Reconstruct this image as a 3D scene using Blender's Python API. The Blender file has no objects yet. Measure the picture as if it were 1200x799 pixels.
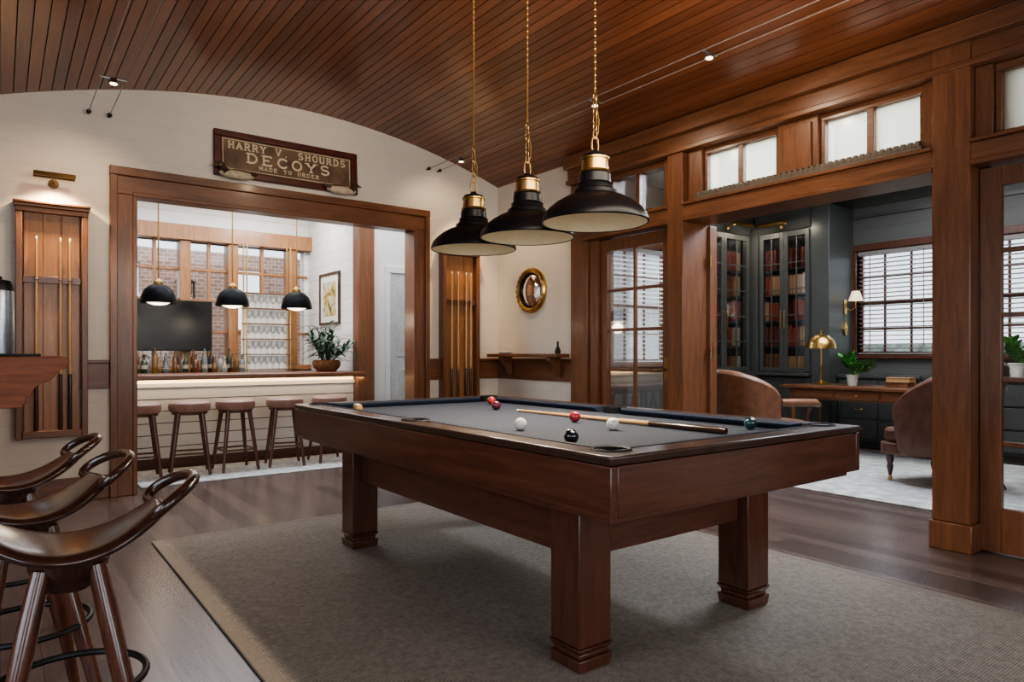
import bpy, math, random
import bmesh
from mathutils import Vector, Matrix
random.seed(7)
S = bpy.context.scene
C = S.collection
PI = math.pi
def Rd(d): return math.radians(d)

# ------------------------------------------------------------------ materials
class NT:
    def __init__(s, name):
        s.m = bpy.data.materials.new(name); s.m.use_nodes = True
        s.nt = s.m.node_tree
        s.b = next(n for n in s.nt.nodes if n.type == 'BSDF_PRINCIPLED')
        s.out = next(n for n in s.nt.nodes if n.type == 'OUTPUT_MATERIAL')
    def n(s, t, ins=None, **at):
        nd = s.nt.nodes.new(t)
        for k, v in at.items(): setattr(nd, k, v)
        for k, v in (ins or {}).items(): s.set(nd.inputs[k], v)
        return nd
    def set(s, sock, v):
        if isinstance(v, bpy.types.NodeSocket): s.nt.links.new(v, sock)
        else:
            try: sock.default_value = v
            except Exception: sock.default_value = (*v, 1)
    def p(s, **kw):
        for k, v in kw.items():
            s.set(s.b.inputs[k.replace('_', ' ')], v)
def c4(c): return (c[0], c[1], c[2], 1)
def ramp(t, fac, stops):
    r = t.n('ShaderNodeValToRGB', {'Fac': fac})
    e = r.color_ramp.elements
    e[0].position, e[0].color = stops[0][0], c4(stops[0][1])
    e[1].position, e[1].color = stops[-1][0], c4(stops[-1][1])
    for p, c in stops[1:-1]:
        x = e.new(p); x.color = c4(c)
    return r.outputs['Color']
def coords(t, scale=(1, 1, 1)):
    tc = t.n('ShaderNodeTexCoord')
    mp = t.n('ShaderNodeMapping', {'Vector': tc.outputs['Object'], 'Scale': scale})
    return mp.outputs['Vector']
def bump(t, h, strength=.2, dist=.01):
    b = t.n('ShaderNodeBump', {'Height': h, 'Strength': strength, 'Distance': dist})
    t.set(t.b.inputs['Normal'], b.outputs['Normal'])
def mathn(t, op, a, b=0.0):
    n = t.n('ShaderNodeMath', operation=op)
    t.set(n.inputs[0], a); t.set(n.inputs[1], b)
    return n.outputs[0]

def plain(name, col, rough=.5, metal=0., var=.12, nscale=30., bmp=.0, coat=0., emit=None, es=0., spec=.5):
    t = NT(name)
    v = coords(t)
    no = t.n('ShaderNodeTexNoise', {'Vector': v, 'Scale': nscale, 'Detail': 4.})
    lo = tuple(max(0, x*(1-var)) for x in col); hi = tuple(min(1, x*(1+var)) for x in col)
    t.set(t.b.inputs['Base Color'], ramp(t, no.outputs['Fac'], [(.3, lo), (.7, hi)]))
    t.p(Roughness=rough, Metallic=metal, Coat_Weight=coat, Specular_IOR_Level=spec)
    if bmp: bump(t, no.outputs['Fac'], bmp)
    if emit: t.p(Emission_Color=c4(emit), Emission_Strength=es)
    return t.m
def wood(name, dark, light, axis='z', rough=.35, k=1., coat=.15, spec=.5):
    t = NT(name)
    st = {'x': (2*k, 22*k, 22*k), 'y': (22*k, 2*k, 22*k), 'z': (22*k, 22*k, 2*k)}[axis]
    v = coords(t, st)
    n1 = t.n('ShaderNodeTexNoise', {'Vector': v, 'Scale': 1.2, 'Detail': 6., 'Roughness': .62, 'Distortion': .6})
    v2 = coords(t, tuple(x*3.1 for x in st))
    n2 = t.n('ShaderNodeTexNoise', {'Vector': v2, 'Scale': 2., 'Detail': 3.})
    mx = t.n('ShaderNodeMix', {'Factor': .3}, data_type='FLOAT')
    t.set(mx.inputs[2], n1.outputs['Fac']); t.set(mx.inputs[3], n2.outputs['Fac'])
    mid = tuple((a+b)/2 for a, b in zip(dark, light))
    t.set(t.b.inputs['Base Color'], ramp(t, mx.outputs[0], [(.3, dark), (.5, mid), (.68, light)]))
    t.p(Roughness=rough, Coat_Weight=coat, Coat_Roughness=.15, Specular_IOR_Level=spec)
    bump(t, mx.outputs[0], .08, .004)
    return t.m
def boards(name, dark, light, across, width, rough, coat, groove=.05, along_len=0., spec=.5, wv=.5, bk=.2, bs=.25):
    """planks: coordinate `across` counts boards, grain runs along the other one"""
    t = NT(name)
    tc = t.n('ShaderNodeTexCoord')
    sp = t.n('ShaderNodeSeparateXYZ', {'Vector': tc.outputs['Object']})
    q = mathn(t, 'DIVIDE', sp.outputs[across], width)
    idx = mathn(t, 'FLOOR', q)
    fr = mathn(t, 'FRACT', q)
    wn = t.n('ShaderNodeTexWhiteNoise', {'W': idx}, noise_dimensions='1D')
    al = 'Y' if across == 'X' else 'X'
    if along_len:
        sh = mathn(t, 'ADD', mathn(t, 'DIVIDE', sp.outputs[al], along_len), mathn(t, 'MULTIPLY', wn.outputs['Value'], 7.3))
        idx2 = mathn(t, 'ADD', mathn(t, 'MULTIPLY', mathn(t, 'FLOOR', sh), 37.7), idx)
        wn = t.n('ShaderNodeTexWhiteNoise', {'W': idx2}, noise_dimensions='1D')
    cb = t.n('ShaderNodeCombineXYZ')
    t.set(cb.inputs[0], mathn(t, 'MULTIPLY', sp.outputs[across], 26.))
    t.set(cb.inputs[1], mathn(t, 'MULTIPLY', sp.outputs[al], 1.6))
    t.set(cb.inputs[2], mathn(t, 'MULTIPLY', wn.outputs['Value'], 60.))
    no = t.n('ShaderNodeTexNoise', {'Vector': cb.outputs[0], 'Scale': 1.3, 'Detail': 5., 'Distortion': .5})
    f = mathn(t, 'ADD', mathn(t, 'MULTIPLY', no.outputs['Fac'], 1-wv), mathn(t, 'MULTIPLY', wn.outputs['Value'], wv))
    mid = tuple((a+b)/2 for a, b in zip(dark, light))
    col = ramp(t, f, [(.22, dark), (.5, mid), (.78, light)])
    g = mathn(t, 'GREATER_THAN', mathn(t, 'ABSOLUTE', mathn(t, 'SUBTRACT', fr, .5)), .5-groove)
    mx = t.n('ShaderNodeMix', data_type='RGBA')
    t.set(mx.inputs[0], mathn(t, 'MULTIPLY', g, .8)); t.set(mx.inputs[6], col); mx.inputs[7].default_value = (dark[0]*.15, dark[1]*.15, dark[2]*.15, 1)
    t.set(t.b.inputs['Base Color'], mx.outputs[2])
    t.p(Roughness=rough, Coat_Weight=coat, Coat_Roughness=.12, Specular_IOR_Level=spec)
    if bs: bump(t, mathn(t, 'SUBTRACT', mathn(t, 'MULTIPLY', no.outputs['Fac'], bk), g), bs, .004)
    return t.m
def shiplap(name, col, width=.15, rough=.5, line=.45, bs=.4):
    t = NT(name)
    tc = t.n('ShaderNodeTexCoord')
    sp = t.n('ShaderNodeSeparateXYZ', {'Vector': tc.outputs['Object']})
    fr = mathn(t, 'FRACT', mathn(t, 'DIVIDE', sp.outputs['Z'], width))
    g = mathn(t, 'LESS_THAN', fr, .032)
    no = t.n('ShaderNodeTexNoise', {'Vector': tc.outputs['Object'], 'Scale': 4., 'Detail': 3.})
    cl = ramp(t, no.outputs['Fac'], [(.3, tuple(x*.95 for x in col)), (.7, col)])
    mx = t.n('ShaderNodeMix', data_type='RGBA')
    t.set(mx.inputs[0], mathn(t, 'MULTIPLY', g, line)); t.set(mx.inputs[6], cl); mx.inputs[7].default_value = (col[0]*.3, col[1]*.28, col[2]*.26, 1)
    t.set(t.b.inputs['Base Color'], mx.outputs[2]); t.p(Roughness=rough)
    bump(t, mathn(t, 'MULTIPLY', g, -1.), bs, .005)
    return t.m
def brickm(name):
    t = NT(name)
    tc = t.n('ShaderNodeTexCoord')
    mp = t.n('ShaderNodeMapping', {'Vector': tc.outputs['Object'], 'Rotation': (PI/2, 0, 0)})
    b = t.n('ShaderNodeTexBrick', {'Vector': mp.outputs['Vector'], 'Color1': (.36, .22, .16, 1), 'Color2': (.23, .14, .11, 1), 'Mortar': (.45, .41, .37, 1), 'Scale': 4.5, 'Mortar Size': .02})
    t.set(t.b.inputs['Base Color'], b.outputs['Color']); t.p(Roughness=.9)
    return t.m
def weave(name, c1, c2, period=.006, rough=.95, bm=.5):
    t = NT(name)
    v = coords(t)
    sc = .314/period
    w = t.n('ShaderNodeTexWave', {'Vector': v, 'Scale': sc, 'Distortion': 1.6, 'Detail': 2.}, wave_type='BANDS', bands_direction='Y')
    w2 = t.n('ShaderNodeTexWave', {'Vector': v, 'Scale': sc, 'Distortion': 1.6, 'Detail': 2.}, wave_type='BANDS', bands_direction='X')
    no = t.n('ShaderNodeTexNoise', {'Vector': v, 'Scale': .5/period, 'Detail': 3.})
    f = mathn(t, 'ADD', mathn(t, 'MULTIPLY', mathn(t, 'MULTIPLY', w.outputs['Fac'], w2.outputs['Fac']), .5), mathn(t, 'MULTIPLY', no.outputs['Fac'], .6))
    t.set(t.b.inputs['Base Color'], ramp(t, f, [(.2, c1), (.75, c2)])); t.p(Roughness=rough)
    bump(t, f, bm, period*.5)
    return t.m
def glassm(name, tint=(1, 1, 1), refl=.12, white=0.):
    t = NT(name)
    tr = t.n('ShaderNodeBsdfTransparent', {'Color': c4(tint)})
    gl = t.n('ShaderNodeBsdfGlossy', {'Roughness': .03})
    fn = t.n('ShaderNodeFresnel', {'IOR': 1.45})
    mx = t.n('ShaderNodeMixShader')
    t.set(mx.inputs[0], mathn(t, 'MULTIPLY', fn.outputs[0], refl*6))
    base = tr.outputs[0]
    if white:
        df = t.n('ShaderNodeBsdfDiffuse', {'Color': (.95, .97, 1, 1)})
        m2 = t.n('ShaderNodeMixShader', {'Fac': white})
        t.nt.links.new(base, m2.inputs[1]); t.nt.links.new(df.outputs[0], m2.inputs[2]); base = m2.outputs[0]
    t.nt.links.new(base, mx.inputs[1]); t.nt.links.new(gl.outputs[0], mx.inputs[2])
    t.nt.links.new(mx.outputs[0], t.out.inputs['Surface'])
    return t.m
def frosted(name, col, clear=.5):
    t = NT(name)
    tr = t.n('ShaderNodeBsdfTranslucent', {'Color': c4(col)})
    df = t.n('ShaderNodeBsdfPrincipled', {'Base Color': c4(col), 'Roughness': .15})
    mx = t.n('ShaderNodeMixShader', {'Fac': .3})
    t.nt.links.new(tr.outputs[0], mx.inputs[1]); t.nt.links.new(df.outputs[0], mx.inputs[2])
    tp = t.n('ShaderNodeBsdfTransparent', {'Color': c4((.95, .93, .84))})
    m2 = t.n('ShaderNodeMixShader', {'Fac': clear})
    t.nt.links.new(mx.outputs[0], m2.inputs[1]); t.nt.links.new(tp.outputs[0], m2.inputs[2])
    t.nt.links.new(m2.outputs[0], t.out.inputs['Surface'])
    return t.m
def picturem(name):
    t = NT(name)
    v = coords(t, (1, 3, 3))
    n1 = t.n('ShaderNodeTexNoise', {'Vector': v, 'Scale': 2.2, 'Detail': 3., 'Distortion': 1.})
    t.set(t.b.inputs['Base Color'], ramp(t, n1.outputs['Fac'], [(.35, (.05, .06, .05)), (.47, (.5, .36, .05)), (.55, (.6, .58, .5)), (.7, (.12, .16, .12))]))
    t.p(Roughness=.5)
    return t.m

M = {}
OD, OL = (.092, .0345, .0150), (.220, .088, .0375)          # oiled fir trim
for a in 'xyz': M['trim'+a] = wood('fir_trim_'+a, OD, OL, a, .36)
HD, HL = (.185, .080, .032), (.39, .180, .073)            # honey rack wood
for a in 'xz': M['hon'+a] = wood('honey_wood_'+a, HD, HL, a, .36)
BD, BL = (.19, .080, .030), (.40, .185, .074)            # back bar timber
for a in 'xz': M['bar'+a] = wood('bar_timber_'+a, BD, BL, a, .36)
MD, ML = (.044, .0150, .0088), (.132, .046, .0240)          # mahogany
for a in 'xyz': M['mah'+a] = wood('mahogany_'+a, MD, ML, a, .28, 1.2, .35)
DD, DL = (.018, .007, .005), (.062, .022, .013)          # dark polished
for a in 'xyz': M['dk'+a] = wood('dark_polished_'+a, DD, DL, a, .2, 1.2, .5)
M['sleg'] = wood('stool_leg_red_brown', (.040, .013, .008), (.125, .040, .021), 'z', .2, 1.2, .5)
CWD = .078
M['ceil'] = boards('ceiling_boards', (.090, .0285, .0128), (.255, .088, .038), 'X', CWD, .30, .20, .035, wv=.33)
M['floor'] = boards('floor_boards', (.052, .036, .032), (.118, .084, .074), 'X', .125, .27, .0, .008, 1.9, .45, .45, .0, .0)
M['wall'] = shiplap('white_shiplap', (.69, .62, .52), .15, .5, .16, .25)
M['barwall'] = shiplap('bright_white_shiplap', (.72, .71, .69), .15, .5, .7)
M['white'] = plain('white_paint', (.74, .74, .72), .5, var=.03)
M['fboard'] = plain('bar_front_paint', (.62, .61, .59), .5, var=.03)
M['libceil'] = plain('library_ceiling_paint', (.55, .55, .53), .5, var=.03)
M['libwall'] = shiplap('grey_panelling', (.105, .111, .109), .16)
M['libdark'] = plain('charcoal_paint', (.063, .070, .068), .36, var=.08)
M['brass'] = plain('brass', (.55, .36, .13), .28, 1., var=.08)
M['brassd'] = plain('aged_brass', (.30, .19, .075), .35, 1., var=.12)
M['bronze'] = plain('dark_bronze', (.13, .085, .042), .42, 1., var=.15)
M['strip'] = plain('dark_grey_brown_metal', (.13, .105, .08), .5, .45, var=.12, nscale=40)
M['black'] = plain('black_enamel', (.005, .005, .006), .32, 0, var=.1, spec=.3)
M['pock'] = plain('pocket_leather', (.008, .008, .008), .6, 0, var=.2, spec=.2)
M['iron'] = plain('black_iron', (.012, .012, .012), .45, .4)
M['steel'] = plain('brushed_steel', (.33, .36, .40), .3, 1.)
M['wire'] = plain('dull_wire', (.36, .32, .29), .5, .3)
M['cloth'] = weave('table_cloth_grey', (.029, .035, .050), (.052, .062, .085), .003, .9, .2)
M['cush'] = weave('cushion_cloth_navy', (.005, .010, .024), (.011, .019, .042), .003, .8, .2)
M['rug'] = weave('sisal_rug', (.165, .137, .108), (.415, .352, .283), .0105, .95, .4)
M['rugb'] = plain('rug_binding', (.23, .188, .148), .9, var=.1, nscale=60)
M['rugl'] = plain('patterned_grey_carpet', (.40, .40, .385), .95, var=.30, nscale=9, bmp=.1)
M['rugg'] = plain('mottled_grey_carpet', (.46, .46, .45), .95, var=.30, nscale=16, bmp=.1)
M['leather'] = plain('brown_leather', (.205, .090, .048), .38, var=.25, nscale=14, bmp=.1)
M['leather2'] = plain('dark_leather', (.125, .060, .040), .35, var=.25, nscale=14, bmp=.1)
M['seatl'] = plain('red_brown_leather', (.28, .152, .117), .45, var=.15, nscale=20, bmp=.08)
M['glass'] = glassm('clear_glass')
M['glassw'] = glassm('glassware', (.97, .98, 1), .2, .5)  # white mixed into clear glass so it looks brightly lit
M['frost'] = frosted('frosted_glass', (.88, .84, .71))
M['blindw'] = frosted('white_translucent_blind', (.88, .88, .86), .0)
M['mirror'] = plain('mirror_glass', (.85, .85, .83), .06, 1., var=.01)
M['lining'] = plain('cream_enamel', (.62, .52, .34), .4, var=.04)
M['bulb'] = plain('warm_bulb', (1, .85, .6), .5, var=.01, emit=(1, .80, .52), es=5.)
M['globe'] = plain('opal_globe', (1, .92, .8), .4, var=.01, emit=(1, .86, .66), es=2.2)
M['led'] = plain('led_strip', (1, .85, .6), .5, var=.01, emit=(1, .66, .34), es=2.4)
M['glowback'] = plain('glow_panel', (.8, .8, .78), .5, var=.02, emit=(1, .95, .86), es=.40)  # emission added so the shelf back looks lit from behind
M['blind'] = plain('wood_blind', (.24, .23, .22), .45, var=.06)
M['tv'] = plain('screen_black', (.006, .006, .007), .25, var=.1, spec=.3)
M['brick'] = brickm('pale_brick')
M['leaf'] = plain('leaf_green', (.06, .22, .045), .45, var=.5, nscale=12)
M['leaf2'] = plain('blue_green_leaf', (.040, .10, .058), .45, var=.45, nscale=12)
M['basket'] = weave('basket_weave', (.10, .04, .016), (.26, .12, .055), .02)
M['signp'] = plain('sign_aged_brown', (.135, .080, .047), .55, var=.50, nscale=7)
M['signf'] = plain('sign_maroon', (.075, .016, .011), .38, var=.35, nscale=10)
M['ink'] = plain('sign_pale_gold', (.60, .51, .34), .6, var=.2, nscale=25)
M['duck'] = plain('carved_duck', (.06, .034, .022), .5, var=.5, nscale=18)
M['duckw'] = plain('carved_duck_pale', (.46, .38, .27), .5, var=.25)
M['porc'] = plain('porcelain', (.75, .73, .68), .3, var=.03)
M['shade'] = plain('linen_shade', (.8, .72, .55), .7, var=.05, emit=(1, .8, .5), es=.8)
M['maple'] = wood('maple', (.36, .20, .085), (.60, .38, .19), 'z', .3)
M['pict'] = picturem('picture_art')
M['hedge'] = plain('garden_green', (.14, .16, .13), .9, var=.6, nscale=5)

# ------------------------------------------------------------------ mesh builder
class MB:
    def __init__(s): s.v = []; s.f = []
    def add(s, vs, fs, X=None):
        k = len(s.v)
        for p in vs:
            p = Vector(p)
            s.v.append(X @ p if X is not None else p)
        for f in fs: s.f.append([i+k for i in f])
        return s
    def box(s, x0, x1, y0, y1, z0, z1, X=None):
        vs = [(x, y, z) for z in (z0, z1) for y in (y0, y1) for x in (x0, x1)]
        return s.add(vs, [(0, 2, 3, 1), (4, 5, 7, 6), (0, 1, 5, 4), (2, 6, 7, 3), (0, 4, 6, 2), (1, 3, 7, 5)], X)
    def taper(s, x0, x1, y0, y1, z0, z1, i):       # box whose bottom is inset by i
        vs = [(x0+i, y0+i, z0), (x1-i, y0+i, z0), (x0+i, y1-i, z0), (x1-i, y1-i, z0), (x0, y0, z1), (x1, y0, z1), (x0, y1, z1), (x1, y1, z1)]
        return s.add(vs, [(0, 2, 3, 1), (4, 5, 7, 6), (0, 1, 5, 4), (2, 6, 7, 3), (0, 4, 6, 2), (1, 3, 7, 5)])
    def lathe(s, prof, c=(0, 0, 0), n=24, X=None, caps=True):
        vs = []; fs = []
        m = len(prof)
        for i in range(n):
            a = 2*PI*i/n
            for r, z in prof: vs.append((c[0]+r*math.cos(a), c[1]+r*math.sin(a), c[2]+z))
        for i in range(n):
            j = (i+1) % n
            for k in range(m-1): fs.append((i*m+k, j*m+k, j*m+k+1, i*m+k+1))
        if caps and prof[0][0] > 1e-5: fs.append([i*m for i in range(n)])
        if caps and prof[-1][0] > 1e-5: fs.append([i*m+m-1 for i in range(n)])
        return s.add(vs, fs, X)
    def ring(s, prof, c=(0, 0, 0), n=24, X=None):   # closed section
        vs = []; fs = []; m = len(prof)
        for i in range(n):
            a = 2*PI*i/n
            for r, z in prof: vs.append((c[0]+r*math.cos(a), c[1]+r*math.sin(a), c[2]+z))
        for i in range(n):
            j = (i+1) % n
            for k in range(m): fs.append((i*m+k, j*m+k, j*m+(k+1) % m, i*m+(k+1) % m))
        return s.add(vs, fs, X)
    def tube(s, pts, r, n=8, closed=False, X=None, flat=1.):
        pts = [Vector(p) for p in pts]; k = len(pts)
        rs = r if isinstance(r, (list, tuple)) else [r]*k
        vs = []; fs = []; up = None
        for i, p in enumerate(pts):
            if closed: t = pts[(i+1) % k]-pts[i-1]
            else: t = pts[min(i+1, k-1)]-pts[max(i-1, 0)]
            t.normalize()
            if up is None:
                up = Vector((0, 0, 1)) if abs(t.z) < .9 else Vector((1, 0, 0))
            up = (up-t*up.dot(t)).normalized()
            sd = t.cross(up)
            for j in range(n):
                a = 2*PI*j/n
                vs.append(p+up*math.cos(a)*rs[i]*flat+sd*math.sin(a)*rs[i])
        for i in range(k if closed else k-1):
            i2 = (i+1) % k
            for j in range(n):
                j2 = (j+1) % n
                fs.append((i*n+j, i*n+j2, i2*n+j2, i2*n+j))
        if not closed:
            fs.append(list(range(n))); fs.append([(k-1)*n+j for j in range(n)])
        return s.add(vs, fs, X)
    def cyl(s, p0, p1, r0, r1=None, n=12): return s.tube([p0, p1], [r0, r0 if r1 is None else r1], n)
    def ball(s, c, r, n=16, sc=(1, 1, 1), X=None):
        h = n//2
        prof = [(r*math.sin(PI*i/h) if 0 < i < h else 0., -r*math.cos(PI*i/h)) for i in range(h+1)]
        T = Matrix.Translation(c) @ Matrix.Diagonal((*sc, 1))
        return s.lathe(prof, (0, 0, 0), n, T if X is None else X @ T)
    def prism(s, poly, axis, a, b, X=None):
        n = len(poly)
        def P(u, v, w): return {'x': (w, u, v), 'y': (u, w, v), 'z': (u, v, w)}[axis]
        vs = [P(u, v, a) for u, v in poly]+[P(u, v, b) for u, v in poly]
        fs = [list(range(n)), list(range(n, 2*n))]+[(i, (i+1) % n, n+(i+1) % n, n+i) for i in range(n)]
        return s.add(vs, fs, X)
    def build(s, name, m, parent=None, bev=0., smooth=True, world=False, seg=2):
        me = bpy.data.meshes.new(name)
        vs = s.v
        if world and parent is not None:
            W = parent.matrix_basis.copy()
            if parent.parent: W = parent.parent.matrix_basis @ W
            W = W.inverted(); vs = [W @ v for v in vs]
        me.from_pydata([tuple(v) for v in vs], [], s.f)
        bm = bmesh.new(); bm.from_mesh(me)
        bmesh.ops.remove_doubles(bm, verts=bm.verts, dist=1e-5)
        bmesh.ops.recalc_face_normals(bm, faces=bm.faces)
        bm.to_mesh(me); bm.free()
        if smooth:
            me.polygons.foreach_set('use_smooth', [True]*len(me.polygons))
            me.set_sharp_from_angle(angle=Rd(38))
        me.materials.append(m)
        o = bpy.data.objects.new(name, me); C.objects.link(o)
        if parent is not None: o.parent = parent
        if bev:
            b = o.modifiers.new('bevel', 'BEVEL'); b.width = bev; b.segments = seg; b.limit_method = 'ANGLE'; b.angle_limit = Rd(40)
        return o
def thing(name, label, cat, loc=(0, 0, 0), rz=0., group=None):
    o = bpy.data.objects.new(name, None); C.objects.link(o)
    o.empty_display_size = .1
    o.location = loc; o.rotation_euler = (0, 0, rz)
    o['label'] = label; o['category'] = cat
    if group: o['group'] = group
    return o
def tag(o, label, cat, group=None):
    o['label'] = label; o['category'] = cat
    if group: o['group'] = group
    return o
def struct(o): o['kind'] = 'structure'; return o
def dup(root, loc, rz=0., label=None, group=None):
    r = root.copy(); C.objects.link(r); r.location = loc; r.rotation_euler = (0, 0, rz)
    if label: r['label'] = label
    if group: r['group'] = group
    for ch in list(root.children):
        c = ch.copy(); C.objects.link(c); c.parent = r
        for g in list(ch.children):
            d = g.copy(); C.objects.link(d); d.parent = c
    return r
# slab-serif letters drawn as strokes on a 1 x 1.4 cell: polylines plus serif ticks
def arc(cx, cy, rx, ry, a0, a1, n=12): return [(cx+rx*math.cos(Rd(a0+(a1-a0)*i/n)), cy+ry*math.sin(Rd(a0+(a1-a0)*i/n))) for i in range(n+1)]
GL = {'H': ([[(.2, 0), (.2, 1.4)], [(.8, 0), (.8, 1.4)], [(.2, .72), (.8, .72)]], [(.2, 0), (.2, 1.4), (.8, 0), (.8, 1.4)]),
      'A': ([[(.15, 0), (.5, 1.4)], [(.85, 0), (.5, 1.4)], [(.28, .48), (.72, .48)]], [(.15, 0), (.85, 0)]),
      'R': ([[(.2, 0), (.2, 1.4)], [(.2, 1.4)]+arc(.5, 1.06, .28, .34, 90, -90)+[(.2, .72)], [(.5, .72), (.84, 0)]], [(.2, 0), (.2, 1.4), (.84, 0)]),
      'Y': ([[(.5, 0), (.5, .65), (.15, 1.4)], [(.5, .65), (.85, 1.4)]], [(.5, 0), (.15, 1.4), (.85, 1.4)]),
      'V': ([[(.15, 1.4), (.5, 0), (.85, 1.4)]], [(.15, 1.4), (.85, 1.4)]),
      '.': ([[(.45, 0), (.55, .0)]], []),
      'S': ([arc(.5, 1.05, .3, .35, 25, 255)+arc(.5, .36, .32, .36, 90, -155)], []),
      'O': ([arc(.5, .7, .36, .7, 0, 360, 20)], []),
      'U': ([[(.18, 1.4), (.18, .4)]+arc(.5, .4, .32, .4, 180, 360)+[(.82, 1.4)]], [(.18, 1.4), (.82, 1.4)]),
      'D': ([[(.2, 0), (.2, 1.4), (.42, 1.4)]+arc(.42, .7, .42, .7, 90, -90)+[(.2, 0)]], [(.2, 0), (.2, 1.4)]),
      'E': ([[(.8, .14), (.8, 0), (.2, 0), (.2, 1.4), (.78, 1.4), (.78, 1.26)], [(.2, .73), (.62, .73)]], [(.2, 0), (.2, 1.4)]),
      'C': ([arc(.54, .7, .38, .7, 40, 320, 16)], []),
      'M': ([[(.12, 0), (.16, 1.4), (.5, .35), (.84, 1.4), (.88, 0)]], [(.12, 0), (.16, 1.4), (.84, 1.4), (.88, 0)]),
      'T': ([[(.14, 1.22), (.14, 1.4), (.86, 1.4), (.86, 1.22)], [(.5, 0), (.5, 1.4)]], [(.5, 0)])}
def serif_text(body, width, height, wt, m, parent, cx, z0, y):
    n = len(body); cell = width/n; mb = MB(); k = 0
    for i, ch in enumerate(body):
        if ch == ' ': continue
        strokes, ser = GL[ch]
        def P(p): return Vector((cx-width/2+cell*(i+.08+.84*p[0]), z0+height*p[1]/1.4))
        segs = [(P(a), P(b)) for s_ in strokes for a, b in zip(s_, s_[1:])]
        segs += [(P(p)-Vector((cell*.13, 0)), P(p)+Vector((cell*.13, 0))) for p in ser]
        for j, (a, b) in enumerate(segs):
            d = b-a
            if d.length < 1e-6: continue
            thin = .55 if j >= len(segs)-len(ser) else 1.
            d.normalize(); nn = Vector((-d.y, d.x))*wt*.5*thin; e = d*wt*.22
            yy = y-.00006*(k % 9); k += 1
            vs = [a-e-nn, b+e-nn, b+e+nn, a-e+nn]
            mb.add([(p.x, yy, p.y) for p in vs]+[(p.x, yy-.0022, p.y) for p in vs], [(0, 1, 2, 3), (4, 5, 6, 7), (0, 1, 5, 4), (1, 2, 6, 5), (2, 3, 7, 6), (3, 0, 4, 7)])
    return mb.build('lettering', m, parent, smooth=False)
def wallh(name, axis, a, b, u0, u1, z0, z1, holes, m):
    us = sorted({u0, u1, *[h[0] for h in holes], *[h[1] for h in holes]})
    zs = sorted({z0, z1, *[h[2] for h in holes], *[h[3] for h in holes]})
    mb = MB()
    for i in range(len(us)-1):
        for j in range(len(zs)-1):
            uc, zc_ = (us[i]+us[i+1])/2, (zs[j]+zs[j+1])/2
            if any(h[0] < uc < h[1] and h[2] < zc_ < h[3] for h in holes): continue
            if axis == 'x': mb.box(a, b, us[i], us[i+1], zs[j], zs[j+1])
            else: mb.box(us[i], us[i+1], a, b, zs[j], zs[j+1])
    return struct(mb.build(name, m, smooth=False))

# ------------------------------------------------------------------ room shell
XR, YB = 4.48, 6.24
def zc(x): return 3.40-(x-2.2)**2/13.0
struct(MB().box(-1.8, 9.1, -2.7, 11.2, -.1, 0).build('floor', M['floor'], smooth=False))
mb = MB()
w = CWD
i0, i1 = int(-1.6/w)-1, int(4.60/w)+1
for i in range(i0, i1):
    a, b = i*w, (i+1)*w
    g = .0032
    za, zb = zc(a+g), zc(b-g)
    mb.prism([(a+g, za), (b-g, zb), (b, zc(b)+.010), (b, zc(b)+.05), (a, zc(a)+.05), (a, zc(a)+.010)], 'y', -2.6, YB+.1)
struct(mb.build('ceiling', M['ceil'], smooth=False))
def archpts(x0, x1, n=24, up=.02): return [(x0+(x1-x0)*i/n, zc(x0+(x1-x0)*i/n)+up) for i in range(n+1)]
poly = [(-1.6, 0), (.86, 0), (.86, 2.42), (3.42, 2.42), (3.42, 0), (4.64, 0)]+archpts(4.64, -1.6)
struct(MB().prism(poly, 'y', YB, YB+.16).build('wall_back', M['wall'], smooth=False))
wallh('wall_left', 'x', -1.75, -1.6, -2.7, YB+.16, 0, 3.2, [(-1.6, .2, .5, 2.4), (.9, 2.7, .5, 2.4)], M['wall'])
wallh('wall_front', 'y', -2.7, -2.55, -1.6, 4.64, 0, 3.5, [(-.6, 1.2, .5, 2.4), (1.9, 3.7, .5, 2.4)], M['wall'])
# opening casing (pieces meet without sharing faces)
mb = MB()
mb.box(.725, .872, YB-.03, YB+.19, 0, 2.408); mb.box(3.408, 3.545, YB-.03, YB+.19, 0, 2.408)
mb.box(.692, .745, YB-.052, YB-.001, 0, 2.553); mb.box(3.525, 3.578, YB-.052, YB-.001, 0, 2.553)
mb.box(.852, .884, YB-.043, YB-.028, 0, 2.396); mb.box(3.396, 3.428, YB-.043, YB-.028, 0, 2.396)
struct(mb.build('trim_1', M['trimz'], bev=.005))
mb = MB()
mb.box(.725, 3.545, YB-.0305, YB+.1905, 2.4085, 2.555)
mb.box(.690, 3.580, YB-.055, YB-.001, 2.5535, 2.62)
mb.box(.852, 3.428, YB-.044, YB-.028, 2.3965, 2.43)
struct(mb.build('trim_18', M['trimx'], bev=.005))
mb = MB()
for x0, x1 in ((-1.6, .69), (3.58, 4.48)):
    mb.box(x0, x1, YB-.022, YB, .86, 1.06); mb.box(x0, x1, YB-.034, YB, 1.0605, 1.085)
struct(mb.build('trim_2', M['trimx'], bev=.004))
mb = MB(); mb.box(-1.6, .69, YB-.022, YB, 0, .18); mb.box(3.58, 4.48, YB-.022, YB, 0, .18)
struct(mb.build('baseboard_back', M['trimx'], bev=.004))

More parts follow.
